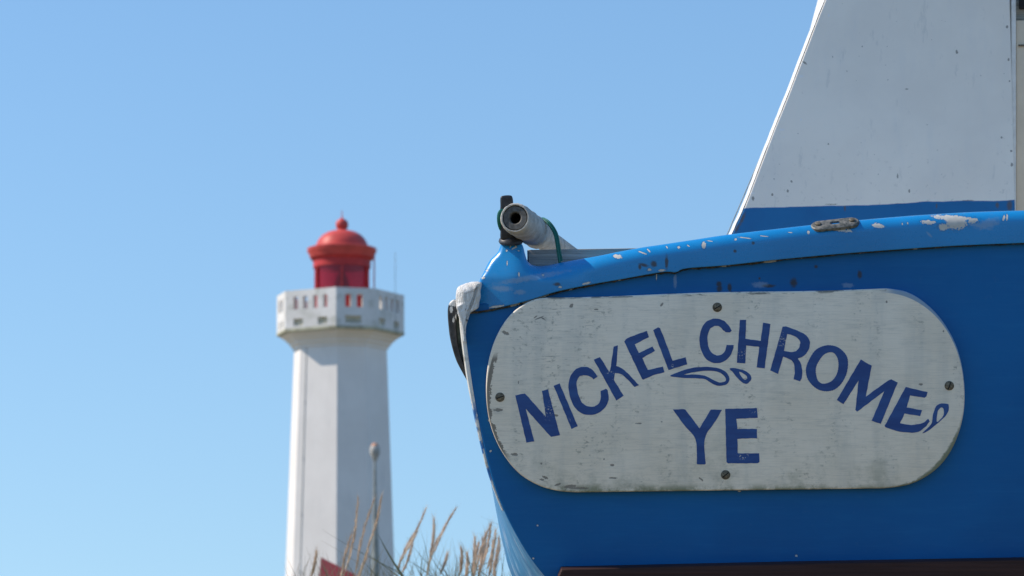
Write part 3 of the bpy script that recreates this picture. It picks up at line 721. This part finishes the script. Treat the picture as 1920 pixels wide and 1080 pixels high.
# metal fairlead plate lying on the rounded gunwale
def plate(bm, L, W, th, holes):
    """stadium plate with round-ended slots, in its own plane x,y"""
    K = 40; n_ = 5
    out = []
    for k in range(K):
        a = 2 * math.pi * k / K; r = W / 2; cx = (L / 2 - r) * (1 if math.cos(a) > 0 else -1); out.append(Vector((cx + r * math.cos(a), r * math.sin(a), 0)))
    return out
bm = bmesh.new(); L_, W_ = .091, .034; K = 48
ang = [2 * math.pi * (k + .5) / K for k in range(K)]
def st(a, L, W, z): r = W / 2; cx = (L / 2 - r) * (1 if math.cos(a) > 0 else -1); return Vector((cx + r * math.cos(a), r * math.sin(a), z))
R0 = [bm.verts.new(st(a, L_, W_, 0)) for a in ang]; R1 = [bm.verts.new(st(a, L_, W_, .0045)) for a in ang]; R2 = [bm.verts.new(st(a, L_ - .004, W_ - .004, .0065)) for a in ang]
R3 = [bm.verts.new(st(a, .030, .018, .0082)) for a in ang]; R4 = [bm.verts.new(st(a, .020, .011, .007)) for a in ang]; R5 = [bm.verts.new(st(a, .019, .010, 0)) for a in ang]
for A, B in zip((R0, R1, R2, R3, R4), (R1, R2, R3, R4, R5)):
    for k in range(K): bm.faces.new((A[k], A[(k + 1) % K], B[(k + 1) % K], B[k]))
PM = Matrix.Translation(Q(1566, 423.5, .000)) @ Matrix.Rotation(R(6.5), 4, 'Z') @ Matrix.Rotation(R(-62), 4, 'X')
bm.transform(PM); fl = part('fairlead_plate', finish(bm, 'fairlead_plate', True, 40), 'oldmetal')
bmk = bmesh.new(); bmk.faces.new([bmk.verts.new(st(a, .0205, .0115, .003)) for a in ang]); bmk.transform(PM); part('hole_shade_disc', finish(bmk, 'hole_shade_disc', False), 'black', fl)  # black disc inside the hole, its shade put in as colour
for sx in (-.032, .032):
    bm = bmesh.new(); lathe(bm, [(.0055, .007), (.0055, .0098), (.003, .0108), (0, .0108)], 14); bm.transform(PM @ Matrix.Translation((sx, 0, 0)))
    part('screw', finish(bm, 'screw'), 'screw', fl)

# name board with its letters and screws
nb = [(1030, 557.5), (1000, 562), (968, 580), (944, 607), (925, 645), (914, 690), (911.5, 735), (916, 780), (928, 820), (948, 857), (975, 888), (1010, 909), (1045, 919), (1080, 922)]
nbr = [(1655, 914.5), (1700, 908), (1738, 890), (1768, 863), (1790, 825), (1803, 780), (1806, 735), (1801, 685), (1787, 640), (1762, 598), (1730, 566), (1697, 547), (1660, 540.5)]
nbo = catmull(nb, 6, False) + [(1080 + 575 * t, 922 - 7.5 * t) for t in [i / 20 for i in range(1, 20)]] + catmull(nbr, 6, False) + [(1660 - 630 * t, 540.5 + 17 * t + 1.2 * math.sin(t * 9)) for t in [i / 20 for i in range(1, 20)]]
NF = .017
board = part('name_board', finish(slab(nbo, NF, .0004, 3.2, 4), 'name_board', True, 50), 'board')
board['label'] = 'weathered white oval name board with blue lettering'
def Z(ox, oy, s, pts): return [(ox + x / s, oy + y / s) for x, y in pts]
z4 = lambda p: Z(930, 560, 3.6, p); z5 = lambda p: Z(1140, 570, 6, p); z6 = lambda p: Z(1420, 590, 5.142, p); z7 = lambda p: Z(1600, 660, 6, p); z8 = lambda p: Z(1230, 740, 6.352, p)
def sm(p): return catmull(p, 4)
letters = [
 (z4([(130,650),(195,637),(336,795),(310,620),(350,610),(430,918),(370,930),(200,740),(258,960),(205,968)]), None),
 (z4([(388,585),(428,570),(550,858),(508,876)]), None),
 (z4([(683,525),(660,490),(625,463),(585,458),(545,470),(510,505),(490,560),(490,620),(505,680),(530,730),(575,770),(635,782),(690,768),(735,730),(757,680),(752,620),(740,605),(703,622),(705,660),(695,700),(665,725),(625,725),(585,705),(560,660),(545,600),(545,550),(565,520),(600,515),(635,525),(657,542)]), None),
 (z4([(658,410),(700,393),(762,492),(768,480),(792,322),(820,313),(810,452),(846,468),(890,505),(930,548),(962,582)]) + [(1189,725),(1176,711),(1164,701)] + z4([(800,500),(793,545),(858,652),(810,686)]), None),
 (z5([(178,420),(210,385),(430,300),(455,370),(297,452),(342,550),(495,475),(523,525),(380,605),(443,740),(612,700),(628,765),(500,800),(395,848),(378,840)]), None),
 (z5([(502,292),(560,260),(582,275),(720,635),(865,597),(885,675),(675,740)]), None),
 (z5([(1385,297),(1340,230),(1290,185),(1215,163),(1150,172),(1085,210),(1040,290),(1022,390),(1030,480),(1070,580),(1120,635),(1200,662),(1280,650),(1350,600),(1390,530),(1406,460),(1325,457),(1310,520),(1270,565),(1215,578),(1165,550),(1130,500),(1113,420),(1115,340),(1145,270),(1200,245),(1245,252),(1280,285),(1312,315),(1365,317)]), None),
 (z5([(1475,178),(1545,178),(1537,390),(1708,412),(1735,207),(1817,225),(1752,722),(1662,710),(1693,480),(1545,465),(1535,665),(1440,660)]), None),
 (z6([(235,115),(270,113),(380,155),(450,190),(490,240),(495,300),(470,360),(430,400),(380,420),(405,460),(422,530),(420,600),(402,640),(340,620),(350,560),(345,480),(320,435),(240,402),(190,568),(115,535)]),
  z6([(278,185),(330,197),(390,235),(405,270),(390,320),(360,350),(310,358),(247,345)])),
 (sm(z6([(680,292),(770,315),(840,380),(862,450),(850,560),(800,660),(730,720),(650,735),(570,715),(500,655),(465,590),(460,510),(490,430),(540,350),(600,310)])),
  sm(z6([(690,360),(735,375),(765,430),(770,500),(750,580),(700,640),(630,662),(580,640),(557,580),(555,510),(580,450),(630,385)]))),
 ([(1611.6,673.6),(1632,685.3),(1621,743),(1662.5,713.3),(1668.8,710.5),(1680.5,716.7),(1649,794),(1632,788),(1655.5,732.8),(1604.7,771.3),(1601.7,768),(1607.5,712.5),(1579.5,756.9),(1566.8,749.5)], None),
 (z7([(573,390),(818,447),(805,495),(785,510),(622,485),(585,618),(755,650),(735,715),(560,688),(510,795),(620,815),(720,805),(780,785),(825,745),(842,775),(800,830),(720,890),(630,902),(480,885),(345,840),(338,825)]), None),
 (z8([(195,172),(325,168),(345,178),(510,395),(645,172),(777,175),(700,310),(575,510),(583,815),(570,825),(480,820),(460,520),(330,360)]), None),
 (z8([(815,165),(1190,155),(1203,270),(948,282),(960,402),(1190,402),(1195,510),(960,520),(965,692),(1218,692),(1222,795),(1200,808),(850,810),(830,795)]), None)]
flour = [
 (z5([(695,803),(780,765),(880,730),(1000,708),(1150,706),(1250,725),(1320,765),(1357,825),(1345,880),(1300,910),(1230,915),(1170,895),(1090,845),(1000,833),(880,830),(760,820)]),
  z5([(850,790),(930,770),(1050,750),(1180,750),(1260,775),(1310,820),(1315,860),(1270,878),(1210,868),(1120,820),(1040,795),(950,790)])),
 (z5([(1360,722),(1440,722),(1520,745),(1580,780),(1603,830),(1585,870),(1540,895),(1490,870),(1440,820),(1400,770)]), z5([(1465,762),(1510,775),(1550,810),(1558,835),(1530,848),(1500,825)])),
 (z7([(762,905),(830,840),(865,790),(880,700),(895,650),(920,600),(960,577),(1035,577),(1057,600),(1050,660),(1015,720),(950,780),(880,840),(800,895)]), z7([(985,622),(1002,650),(995,710),(960,755),(925,780),(922,720),(935,660),(960,625)]))]
rl = random.Random(5)
def hand(p):
    """keep the corners of a brushed outline and round its curves"""
    N = len(p); V2 = [Vector(q) for q in p]; soft = []
    for i in range(N):
        a = (V2[i] - V2[i - 1]).normalized(); b = (V2[(i + 1) % N] - V2[i]).normalized(); soft.append(a.dot(b) > .80)
    out = []
    for i in range(N):
        j = (i + 1) % N; a, b = V2[i], V2[j]
        if not soft[i] and not soft[j]: out.append(tuple(a)); continue
        ta = (b - V2[i - 1]) * .5 if soft[i] else (b - a); tb = (V2[(j + 1) % N] - a) * .5 if soft[j] else (b - a)
        L = (b - a).length; ta = ta.normalized() * L; tb = tb.normalized() * L
        for k_ in range(6):
            t = k_ / 6; q = a * (2 * t ** 3 - 3 * t * t + 1) + ta * (t ** 3 - 2 * t * t + t) + b * (3 * t * t - 2 * t ** 3) + tb * (t ** 3 - t * t); out.append(tuple(q))
    return out
def paint(outer, hole, name):
    """a coat of paint 0.4 mm thick with a brushed, slightly unsteady edge"""
    bm = bmesh.new(); loops = []
    for lp_ in (outer, hole):
        if lp_ is None: continue
        pts = dense(lp_, 3.0); ph = rl.random() * 9
        pts = [(x + .35 * math.sin(i * .9 + ph) * rl.random(), y + .35 * math.cos(i * 1.1 + ph) * rl.random()) for i, (x, y) in enumerate(pts)]
        vs = [bm.verts.new(Q(x, y, NF + .0005)) for x, y in pts]
        loops.append([bm.edges.new((vs[i], vs[(i + 1) % len(vs)])) for i in range(len(vs))])
    bmesh.ops.triangle_fill(bm, use_beauty=True, use_dissolve=False, edges=[e for l in loops for e in l])
    r = bmesh.ops.extrude_face_region(bm, geom=bm.faces[:])
    for v in r['geom']:
        if isinstance(v, bmesh.types.BMVert): v.co.z -= .0009
    return finish(bm, name, False)
for i, (o_, h_) in enumerate(letters): part('letter', paint(hand(o_), hand(h_) if h_ else None, 'letter'), 'letter', board)
for o_, h_ in flour: part('flourish', paint(sm(o_), sm(h_), 'flourish'), 'letter', board)
for i, (x, y, an) in enumerate([(937.5, 744, 20), (1777, 722.5, 70), (1343.5, 576, 30), (1359, 889, 40)]):
    bm = bmesh.new()
    lathe(bm, [(.0088, NF - .0005), (.0088, NF + .0006), (.0078, NF + .0008), (.0076, NF + .0002), (.0072, NF + .0016), (.004, NF + .0024), (0, NF + .0026)], 24)
    bm.transform(Matrix.Translation(Q(x, y, 0)))
    s1 = part('screw', finish(bm, 'screw', True, 30), 'screw', board)
    # slot cut shown as a dark groove piece set across the head
    bm = bmesh.new(); box(bm, -.0072, .0072, -.0009, .0009, NF + .0012, NF + .0030); bm.transform(Matrix.Translation(Q(x, y, 0)) @ Matrix.Rotation(R(an), 4, 'Z'))
    s1.data.materials.append(M['black']); b2 = bmesh.new(); b2.from_mesh(s1.data); tmp = bpy.data.meshes.new('t'); bm.to_mesh(tmp); bm.free()
    nf = len(b2.faces); b2.from_mesh(tmp); b2.faces.ensure_lookup_table()
    for f in b2.faces[nf:]: f.material_index = 1; f.smooth = False
    b2.to_mesh(s1.data); b2.free()

# brown beam across the foot of the transom
bt = [(1052, 1062), (1500, 1052), (1930, 1044.5), (2808, 1062), (2825, 1150), (1035, 1150), (1046, 1076)]
part('brown_beam', finish(slab([(x, y, 3) for x, y in dense(bt, 20)], .045, .0006, 3, 3), 'brown_beam', True, 40), 'brownwood')

# wheelhouse, 1.2 m forward
k = (DIST + 1.2) / DIST
wh = bpy.data.objects.new('wheelhouse', None)
def W(x, y, n): return Vector(((x - 960) / 1000 * k, (540 - y) / 1000 * k, -1.2 + n))
bmw = slab([(x, y, 2) for x, y in dense(catmull([(1346, 500), (1373, 440), (1397, 388), (1423, 320), (1453, 242), (1475, 188), (1511, 95), (1548, 0), (1632, -200), (1712, -390)], 5, False) + [(1888, -390), (1893.5, 0), (1903, 392), (1905, 500)], 40)], 0, -.085, 2, 3, conv=W)
wall = part('wheelhouse', finish(bmw, 'wheelhouse', True, 30), 'panel')
# lit thickness of the sloping side in white
bm = bmesh.new(); sl_ = catmull([(1346, 500), (1373, 440), (1397, 388), (1423, 320), (1453, 242), (1475, 188), (1511, 95), (1548, 0), (1632, -200), (1712, -390)], 5, False)
pts = dense(sl_ + sl_[::-1][1:-1], 14)[: int(len(dense(sl_ + sl_[::-1][1:-1], 14)) / 2) + 1]
rj = random.Random(9); A = []; B = []
for x, y in pts:
    j = rj.uniform(-.9, .9); A.append((bm.verts.new(W(x - 1.2 + 0, y - .6, -.004 + .001 * j)), bm.verts.new(W(x - 1.6 + j * .6, y - 1, -.004)), bm.verts.new(W(x - 1.6 + j * .6, y - 1, -.088)), bm.verts.new(W(x - .5, y, -.088))))
for a, b in zip(A, A[1:]):
    for i in range(3): bm.faces.new((a[i], a[i + 1], b[i + 1], b[i]))
part('side_edge', finish(bm, 'side_edge', True, 40), 'whitetrim', wall)
def wbox(x0, x1, y0, y1, n0, n1, b=.003):
    a = W(x0, y1, n0); c = W(x1, y0, n1); return bevelled_box(a.x, c.x, a.y, c.y, a.z, c.z, b)
part('door_jamb', finish(wbox(1897, 1906, -390, 500, -.05, -.004, .002), 'door_jamb', True, 30), 'whitetrim', wall).location = (0, 0, 0)
part('door', finish(wbox(1906.5, 2150, 37, 500, -.06, -.008), 'door', True, 30), 'cream', wall)
part('door_lintel', finish(wbox(1906.5, 2150, -390, 36, -.07, -.022), 'door_lintel', True, 30), 'greywood', wall)
bm = bmesh.new(); bm2 = wbox(1913, 1935, -6, 16, -.02, .01); part('door_bolt', finish(bm2, 'door_bolt', True, 30), 'black', wall)
part('door_rail', finish(wbox(1910, 2120, 83, 86, -.007, -.003, .001), 'door_rail', True, 30), 'screw', wall)
part('side_wall', finish(wbox(2151, 2260, -390, 500, -.11, 0), 'side_wall', True, 30), 'panel', wall)
part('wheelhouse_roof', finish(wbox(1660, 2300, -420, -391, -1.3, .06, .01), 'wheelhouse_roof', True, 30), 'whitetrim', wall)
bmf = slab([(x, y, 2) for x, y in [(1500, 500), (1600, 100), (1730, -388), (2140, -388), (2250, 500)]], -.35, -1.3, 2, 2, conv=W)
part('cabin_body', finish(bmf, 'cabin_body', True, 30), 'panel', wall)
# stay wire beside the sloping edge
bm = bmesh.new(); a, b = Q(1360, 448, d=1.38), Q(1427, 292, d=1.38); tube(bm, [a, b, Q(1562, -20, d=1.38), Q(1735, -388, d=1.38)], .0012, 6)
part('stay_wire', finish(bm, 'stay_wire'), 'wire')

# ---------------------------------------------------------------- things lying on or hung from the boat
def deckthing(name, bm, m, label, cat, smooth=True, angle=40):
    o = link(name, finish(bm, name, smooth, angle), M[m]); o.matrix_world = BOAT; return tag(o, label, cat)
# rubber fender on the port quarter
fe = empty('rubber_fender', BOAT @ Matrix.Translation(Q(858, 640, -.06)), 'scuffed black rubber fender strip curving down outside the white corner', 'fender')
fo = -Q(858, 640, -.06)
oc = catmull([(852, 562), (844, 566), (839.5, 576), (839, 592), (840.5, 612), (843, 632), (848, 654), (855, 676), (864, 694), (873, 710), (881, 724), (883, 718), (876, 700), (869, 682), (862, 660), (857, 636), (855, 612), (856, 590), (857, 572)], 4)
link('rubber_strip', finish(slab([(x, y, 4) for x, y in oc], -.012, -.10, 4, 4), 'rubber_strip', True, 50), M['fender'], fe, fo)
ic = catmull([(856, 590), (864, 606), (868, 630), (873, 665), (879, 700), (883, 722), (880, 716), (869, 686), (862, 662), (857, 638), (855, 610)], 4)
link('backing_timber', finish(slab([(x, y, 1) for x, y in ic], -.03, -.09, 1, 2), 'backing_timber', True, 50), M['fender_wood'], fe, fo)
# pipe with sleeve
A_ = Q(965.5, 408.5, d=-.075); B_ = Q(1066, 480, d=.42); ax = (B_ - A_).normalized()
pipe = empty('wrapped_pipe', BOAT @ Matrix.Translation(A_), 'grey cloth wrapped pipe lying over the stern corner, its open end pointing at the viewer', 'pipe')
bm = bmesh.new(); rp = random.Random(4)
def ring_prof(bm, prof, o, ax, seg=36, jit=0.0, closed=False):
    a = ax.cross(Vector((0, 1, 0))).normalized(); b = ax.cross(a).normalized(); rings = []
    for s, r in prof:
        rings.append([bm.verts.new(o + ax * s + (a * math.cos(2 * math.pi * k_ / seg) + b * math.sin(2 * math.pi * k_ / seg)) * (r + rp.uniform(-jit, jit))) for k_ in range(seg)])
    for A, B in zip(rings, rings[1:]):
        for k_ in range(seg): bm.faces.new((A[k_], A[(k_ + 1) % seg], B[(k_ + 1) % seg], B[k_]))
    return rings
pr = [(.004, .0232), (-.001, .0240), (-.001, .0262), (.004, .0282), (.015, .0288)] + [(.015 + .0125 * i, .0288 + .0008 * math.sin(i * 1.3)) for i in range(1, 16)] + [(.206, .0285), (.209, .0262), (.209, .0225)]
ring_prof(bm, pr, Vector((0, 0, 0)), ax, 44, .00045)
link('cloth_sleeve', finish(bm, 'cloth_sleeve', True, 60), M['pipe'], pipe)
bm = bmesh.new(); ring_prof(bm, [(.16, .0225), (.19, .0228), (.24, .0228), (.30, .0225), (1.2, .021), (1.2, 0.0001)], Vector((0, 0, 0)), ax, 36, .0002)
link('tube', finish(bm, 'tube', True, 60), M['pipe'], pipe)
bm = bmesh.new(); ring_prof(bm, [(.010, .0225), (.003, .0225), (.001, .0215), (.001, .0125), (.003, .0105), (.05, .0100), (.05, .0001)], Vector((0, 0, 0)), ax, 36)
link('end_plug', finish(bm, 'end_plug', True, 40), M['pipe_end'], pipe)
bm = bmesh.new(); ring_prof(bm, [(.012, .00985), (.049, .0098), (.049, .0001)], Vector((0, 0, 0)), ax, 30)
link('pipe_hole', finish(bm, 'pipe_hole', True, 40), M['black'], pipe)
# green cord round pipe and plank, and round the bollard
bm = bmesh.new()
def on_pipe(s, ang, r):
    a = ax.cross(Vector((0, 1, 0))).normalized(); b = ax.cross(a).normalized()      # b points down
    return A_ + ax * s + (a * math.cos(ang) + b * math.sin(ang)) * r
_a = ax.cross(Vector((0, 1, 0))).normalized()
sg_ = 1 if _a.x > 0 else -1
_b = ax.cross(_a).normalized(); up_ = -1 if _b.y < 0 else 1
cl = [on_pipe(.215 + .012 * t, (math.pi if sg_ > 0 else 0) + (1 if sg_ * up_ < 0 else -1) * (-.3 + 2.9 * t) * 1, .0245) for t in [i / 14 for i in range(15)]]
cl2 = [Q(1018, 411.5, d=.07), Q(1026, 417, d=.06), Q(1034, 427, d=.055), Q(1040.5, 440, d=.05), Q(1044, 458, d=.04), Q(1046.5, 475, d=.036), Q(1049.5, 493, d=.034), Q(1050, 505, d=.034)]
c0 = [Q(1006, 413, d=.12), Q(1012, 410, d=.09)]
cc = [Vector(p) for p in catmull([tuple(p) for p in c0 + cl2], 5, False)]
rc = bmesh.new(); tube(rc, cc, .0027, 8); tube(rc, [p + Vector((.004, .0004, -.003)) for p in cc[:-6]], .0024, 8)
lc = [Q(946, 396, d=.02), Q(940, 394, d=.0), Q(935, 400, d=-.005), Q(934, 412, d=-.005), Q(936, 424, d=0), Q(941, 434, d=.01), Q(948, 440, d=.03)]
lc = [Vector(p) for p in catmull([tuple(p) for p in lc], 5, False)]
tube(rc, lc, .0023, 8); tube(rc, [p + Vector((.0032, .001, -.003)) for p in lc], .0023, 8)
deckthing('green_cord', rc, 'cord', 'green cord lashing the wrapped pipe to the bollard and grey plank', 'cord')

# keel blocks and side props carrying the boat on land
Bi = BOAT
def wp_(u, v, n): return Bi @ Vector((u, v, n))
kb = wp_(.97, -1.5, -.15); kf = wp_(.97, -1.5, -2.3)
for i, (p, lab) in enumerate(((kb, 'timber block under the keel at the stern of the blue boat'), (kf, 'timber block under the keel toward the bow of the blue boat'))):
    e = empty('keel_block', Matrix.Translation((p.x, p.y + .1, 0)), lab, 'timber block', 'timber blocks under the keel')
    zt_ = max(.3, p.z - .01 + (.1 if i else 0)); n_ = 3
    for j in range(n_):
        bm = bevelled_box(-.4, .4, -.12, .12, zt_ * j / n_ + .002, zt_ * (j + 1) / n_ - .002, .01, Matrix.Rotation(R(rl.uniform(-4, 4)), 4, 'Z'))
        link('timber', finish(bm, 'timber', True, 30), M['block'], e)

# ---------------------------------------------------------------- dune grass
GY = 9.2
gpm = GY / FPX * 1.0
rg = random.Random(21)
def stem_pts(tip, foot, Y, n=14, bend=0.0):
    """from the ground through foot (picture) to tip (picture); continues to the dune surface"""
    t = far(tip[0], tip[1], Y); f = far(foot[0], foot[1], Y + rg.uniform(-.03, .03)); d = f - t
    base = Vector((f.x + d.x * .45, f.y, gz(f.x, f.y) - .05)); ctl = f + d * .25 * min(1, (f.z - base.z) / max(.05, d.length)); pts = []
    top = t + Vector((-d.x * 0, 0, 0))
    # cubic from the ground, straight along foot-tip at its upper end
    h = (f - base).length * .45; c1 = base + Vector((0, 0, 1)) * h; c2 = f + (f - t).normalized() * h * .6
    low = [base * (1 - q) ** 3 + c1 * 3 * q * (1 - q) ** 2 + c2 * 3 * q * q * (1 - q) + f * q ** 3 for q in [i / (n // 2) for i in range(n // 2)]]
    hi_ = [f + (t - f) * (i / (n - n // 2)) for i in range(n - n // 2 + 1)]
    pts = low + hi_; side = rg.choice((-1, 1)) * (t - f).length
    for i, q in enumerate(pts):
        s = i / n; q.x += bend * math.sin(math.pi * s)
        if i >= n // 2: u_ = (i - n // 2) / (n - n // 2); q.x += side * .035 * math.sin(math.pi * u_)
    return pts
def seed_head(bm, pts, wid, n):
    """feathery spike: many slender spikelets hugging the axis"""
    L = len(pts) - 1
    for i in range(n):
        s = (i + rg.random()) / n; f = s * L; k_ = min(L - 1, int(f)); p = pts[k_].lerp(pts[k_ + 1], f - k_); t = (pts[k_ + 1] - pts[k_]).normalized()
        env = (math.sin(math.pi * min(1, s * .92 + .08)) ** .7) * (1 - .35 * s)
        a = rg.uniform(0, 2 * math.pi); o = Vector((math.cos(a), math.sin(a) * .8, 0)); o = (o - t * o.dot(t)).normalized()
        l = rg.uniform(.014, .034) * (.5 + env * .6); d = (t * .95 + o * rg.uniform(.05, .26)).normalized(); side = d.cross(Vector((rg.uniform(-1, 1), 1, rg.uniform(-1, 1)))).normalized() * rg.uniform(.0007, .0014)
        q = p + o * rg.uniform(0, wid) * env
        bm.faces.new([bm.verts.new(v) for v in (q - side * .5, q + d * l * .45 - side, q + d * l, q + d * l * .45 + side)])
        if rg.random() < .5:
            e = q + d * l; h = e + d * rg.uniform(.01, .03) + o * rg.uniform(0, .008); s2 = side * .25
            bm.faces.new([bm.verts.new(v) for v in (e - s2, e + s2, h)])
def blade(bm, pts, wid):
    prev = None; n = len(pts) - 1
    nrm = Vector((.3, -1, .1))
    for i, p in enumerate(pts):
        t = (pts[min(n, i + 1)] - pts[max(0, i - 1)]).normalized(); sd2 = t.cross(nrm).normalized() * wid * .5 * (1 - (i / n) ** 1.7 * .93)
        cur = (bm.verts.new(p - sd2), bm.verts.new(p + Vector((0, wid * .25, 0))), bm.verts.new(p + sd2))
        if prev: bm.faces.new((prev[0], prev[1], cur[1], cur[0])); bm.faces.new((prev[1], prev[2], cur[2], cur[1]))
        prev = cur
tufts = [
 ('straw coloured tuft with three tall feathery heads in front of the lighthouse base', [((671, 936), (646, 1076)), ((701, 938), (667, 1072)), ((715, 932), (686, 1036)), ((593, 1037), (582, 1085)), ((659, 1003), (640, 1090)), ((690, 1030), (664, 1095))],
  [((604, 993), (737, 1070), 2.2), ((709, 1002), (748, 1078), 6.5), ((600, 1012), (672, 1052), 1.2), ((672, 1045), (700, 1090), 2.5), ((694, 1061), (716, 1095), 2.2), ((683, 1035), (760, 1085), 3.2)]),
 ('straw coloured tuft of leaning heads and thin dark blades between lighthouse and hull', [((797, 956), (748, 1057)), ((814, 975), (806, 1041)), ((853, 956), (814, 1036)), ((838, 1041), (824, 1078)), ((775, 1002), (744, 1075)), ((820, 1010), (800, 1080)), ((776, 1008), (752, 1078))],
  [((760, 1004), (806, 1062), 1.6), ((787, 990), (802, 1066), 1.8), ((802, 1030), (842, 1086), 2.6), ((757, 1046), (803, 1078), 3.0), ((775, 1050), (800, 1088), 2.4), ((799, 1025), (797, 1084), 3.6), ((838, 1010), (818, 1082), 1.2), ((736, 1020), (770, 1085), 1.4)]),
 ('straw coloured tuft of upright heads growing close beside the lower hull edge', [((916, 993), (892, 1072)), ((929, 998), (913, 1068)), ((920, 985), (902, 1066)), ((865, 1030), (862, 1078)), ((890, 1010), (884, 1078)), ((905, 1012), (896, 1085)), ((936, 1010), (925, 1078)), ((924, 1018), (915, 1085)), ((910, 1003), (899, 1078)), ((897, 1020), (889, 1085)), ((933, 1030), (927, 1090)), ((876, 1040), (872, 1090))],
  [((863, 1036), (918, 1080), 2.2), ((900, 968), (950, 1000), 1.0), ((884, 998), (946, 1014), .9), ((946, 1046), (905, 1060), 1.6), ((940, 1046), (890, 1078), 1.2), ((880, 1030), (905, 1085), 1.3)])]
for ti, (lab, heads, blades) in enumerate(tufts):
    Y0 = (8.6, 9.3, 8.3)[ti]; cx = far(sum(h[1][0] for h in heads) / len(heads), 1080, Y0).x
    e = empty('feather_grass', Matrix.Translation((cx, Y0, gz(cx, Y0))), lab, 'grass tuft', 'seeding grass tufts on the dune'); off = -Vector((cx, Y0, gz(cx, Y0)))
    for tip, foot in heads:
        pts = stem_pts(tip, foot, Y0 + rg.uniform(-.2, .2), 24)
        bm = bmesh.new(); tube(bm, pts, [.0016 - .0011 * i / 24 for i in range(25)], 5); link('stem', finish(bm, 'stem', True, None), M['straw'], e, off)
        bm = bmesh.new(); seed_head(bm, pts[12:], .0027, 165); link('seed_head', finish(bm, 'seed_head', False), M['seed'], e, off)
    for tip, foot, wd in blades:
        Yb = Y0 + rg.uniform(-.25, .25); bm = bmesh.new(); blade(bm, stem_pts(tip, foot, Yb, 16, rg.uniform(-.02, .02)), wd * 1.9e-3); link('blade', finish(bm, 'blade', True, None), M['blade'] if wd > 1.5 else M['straw'], e, off)
    rb = random.Random(50 + ti)
    for _ in range(110):
        px = rb.uniform(min(h[1][0] for h in heads) - 25, max(h[1][0] for h in heads) + 25); py = rb.uniform(1050, 1100)
        bm = bmesh.new(); blade(bm, stem_pts((px + rb.uniform(-45, 45), py - rb.uniform(0, 70) * rb.random()), (px, 1125), Y0 + rb.uniform(-.3, .3), 12, rb.uniform(-.03, .03)), rb.uniform(.002, .0045))
        link('blade', finish(bm, 'blade', True, None), M[rb.choice(['blade', 'straw', 'straw'])], e, off)
# low turf on the dune and round the boat: nobody could count it
verts = []; faces = []; rt_ = random.Random(77)
for _ in range(26000):
    if rt_.random() < .6: x = rt_.gauss(-.9, 2.6); y = rt_.gauss(9.4, 1.4)
    else: x = rt_.uniform(-9, 9); y = rt_.uniform(2, 14)
    z = gz(x, y); h = rt_.uniform(.08, .34) if abs(y - 9.4) < 2.2 else rt_.uniform(.04, .16); a = rt_.uniform(0, 6.28); wv = rt_.uniform(.002, .005)
    lx, ly = rt_.gauss(0, .35) * h, rt_.gauss(0, .35) * h; i = len(verts)
    dx, dy = math.cos(a) * wv, math.sin(a) * wv
    verts += [(x - dx, y - dy, z - .01), (x + dx, y + dy, z - .01), (x + lx * .4 + dx * .7, y + ly * .4 + dy * .7, z + h * .6), (x + lx * .4 - dx * .7, y + ly * .4 - dy * .7, z + h * .6), (x + lx, y + ly, z + h)]
    faces += [(i, i + 1, i + 2, i + 3), (i + 3, i + 2, i + 4)]
me = bpy.data.meshes.new('dune_grass'); me.from_pydata(verts, [], faces); me.update()
tag(link('dune_grass', me, M['turf']), 'low dune grass covering the sand round the boat', 'grass', kind='stuff')
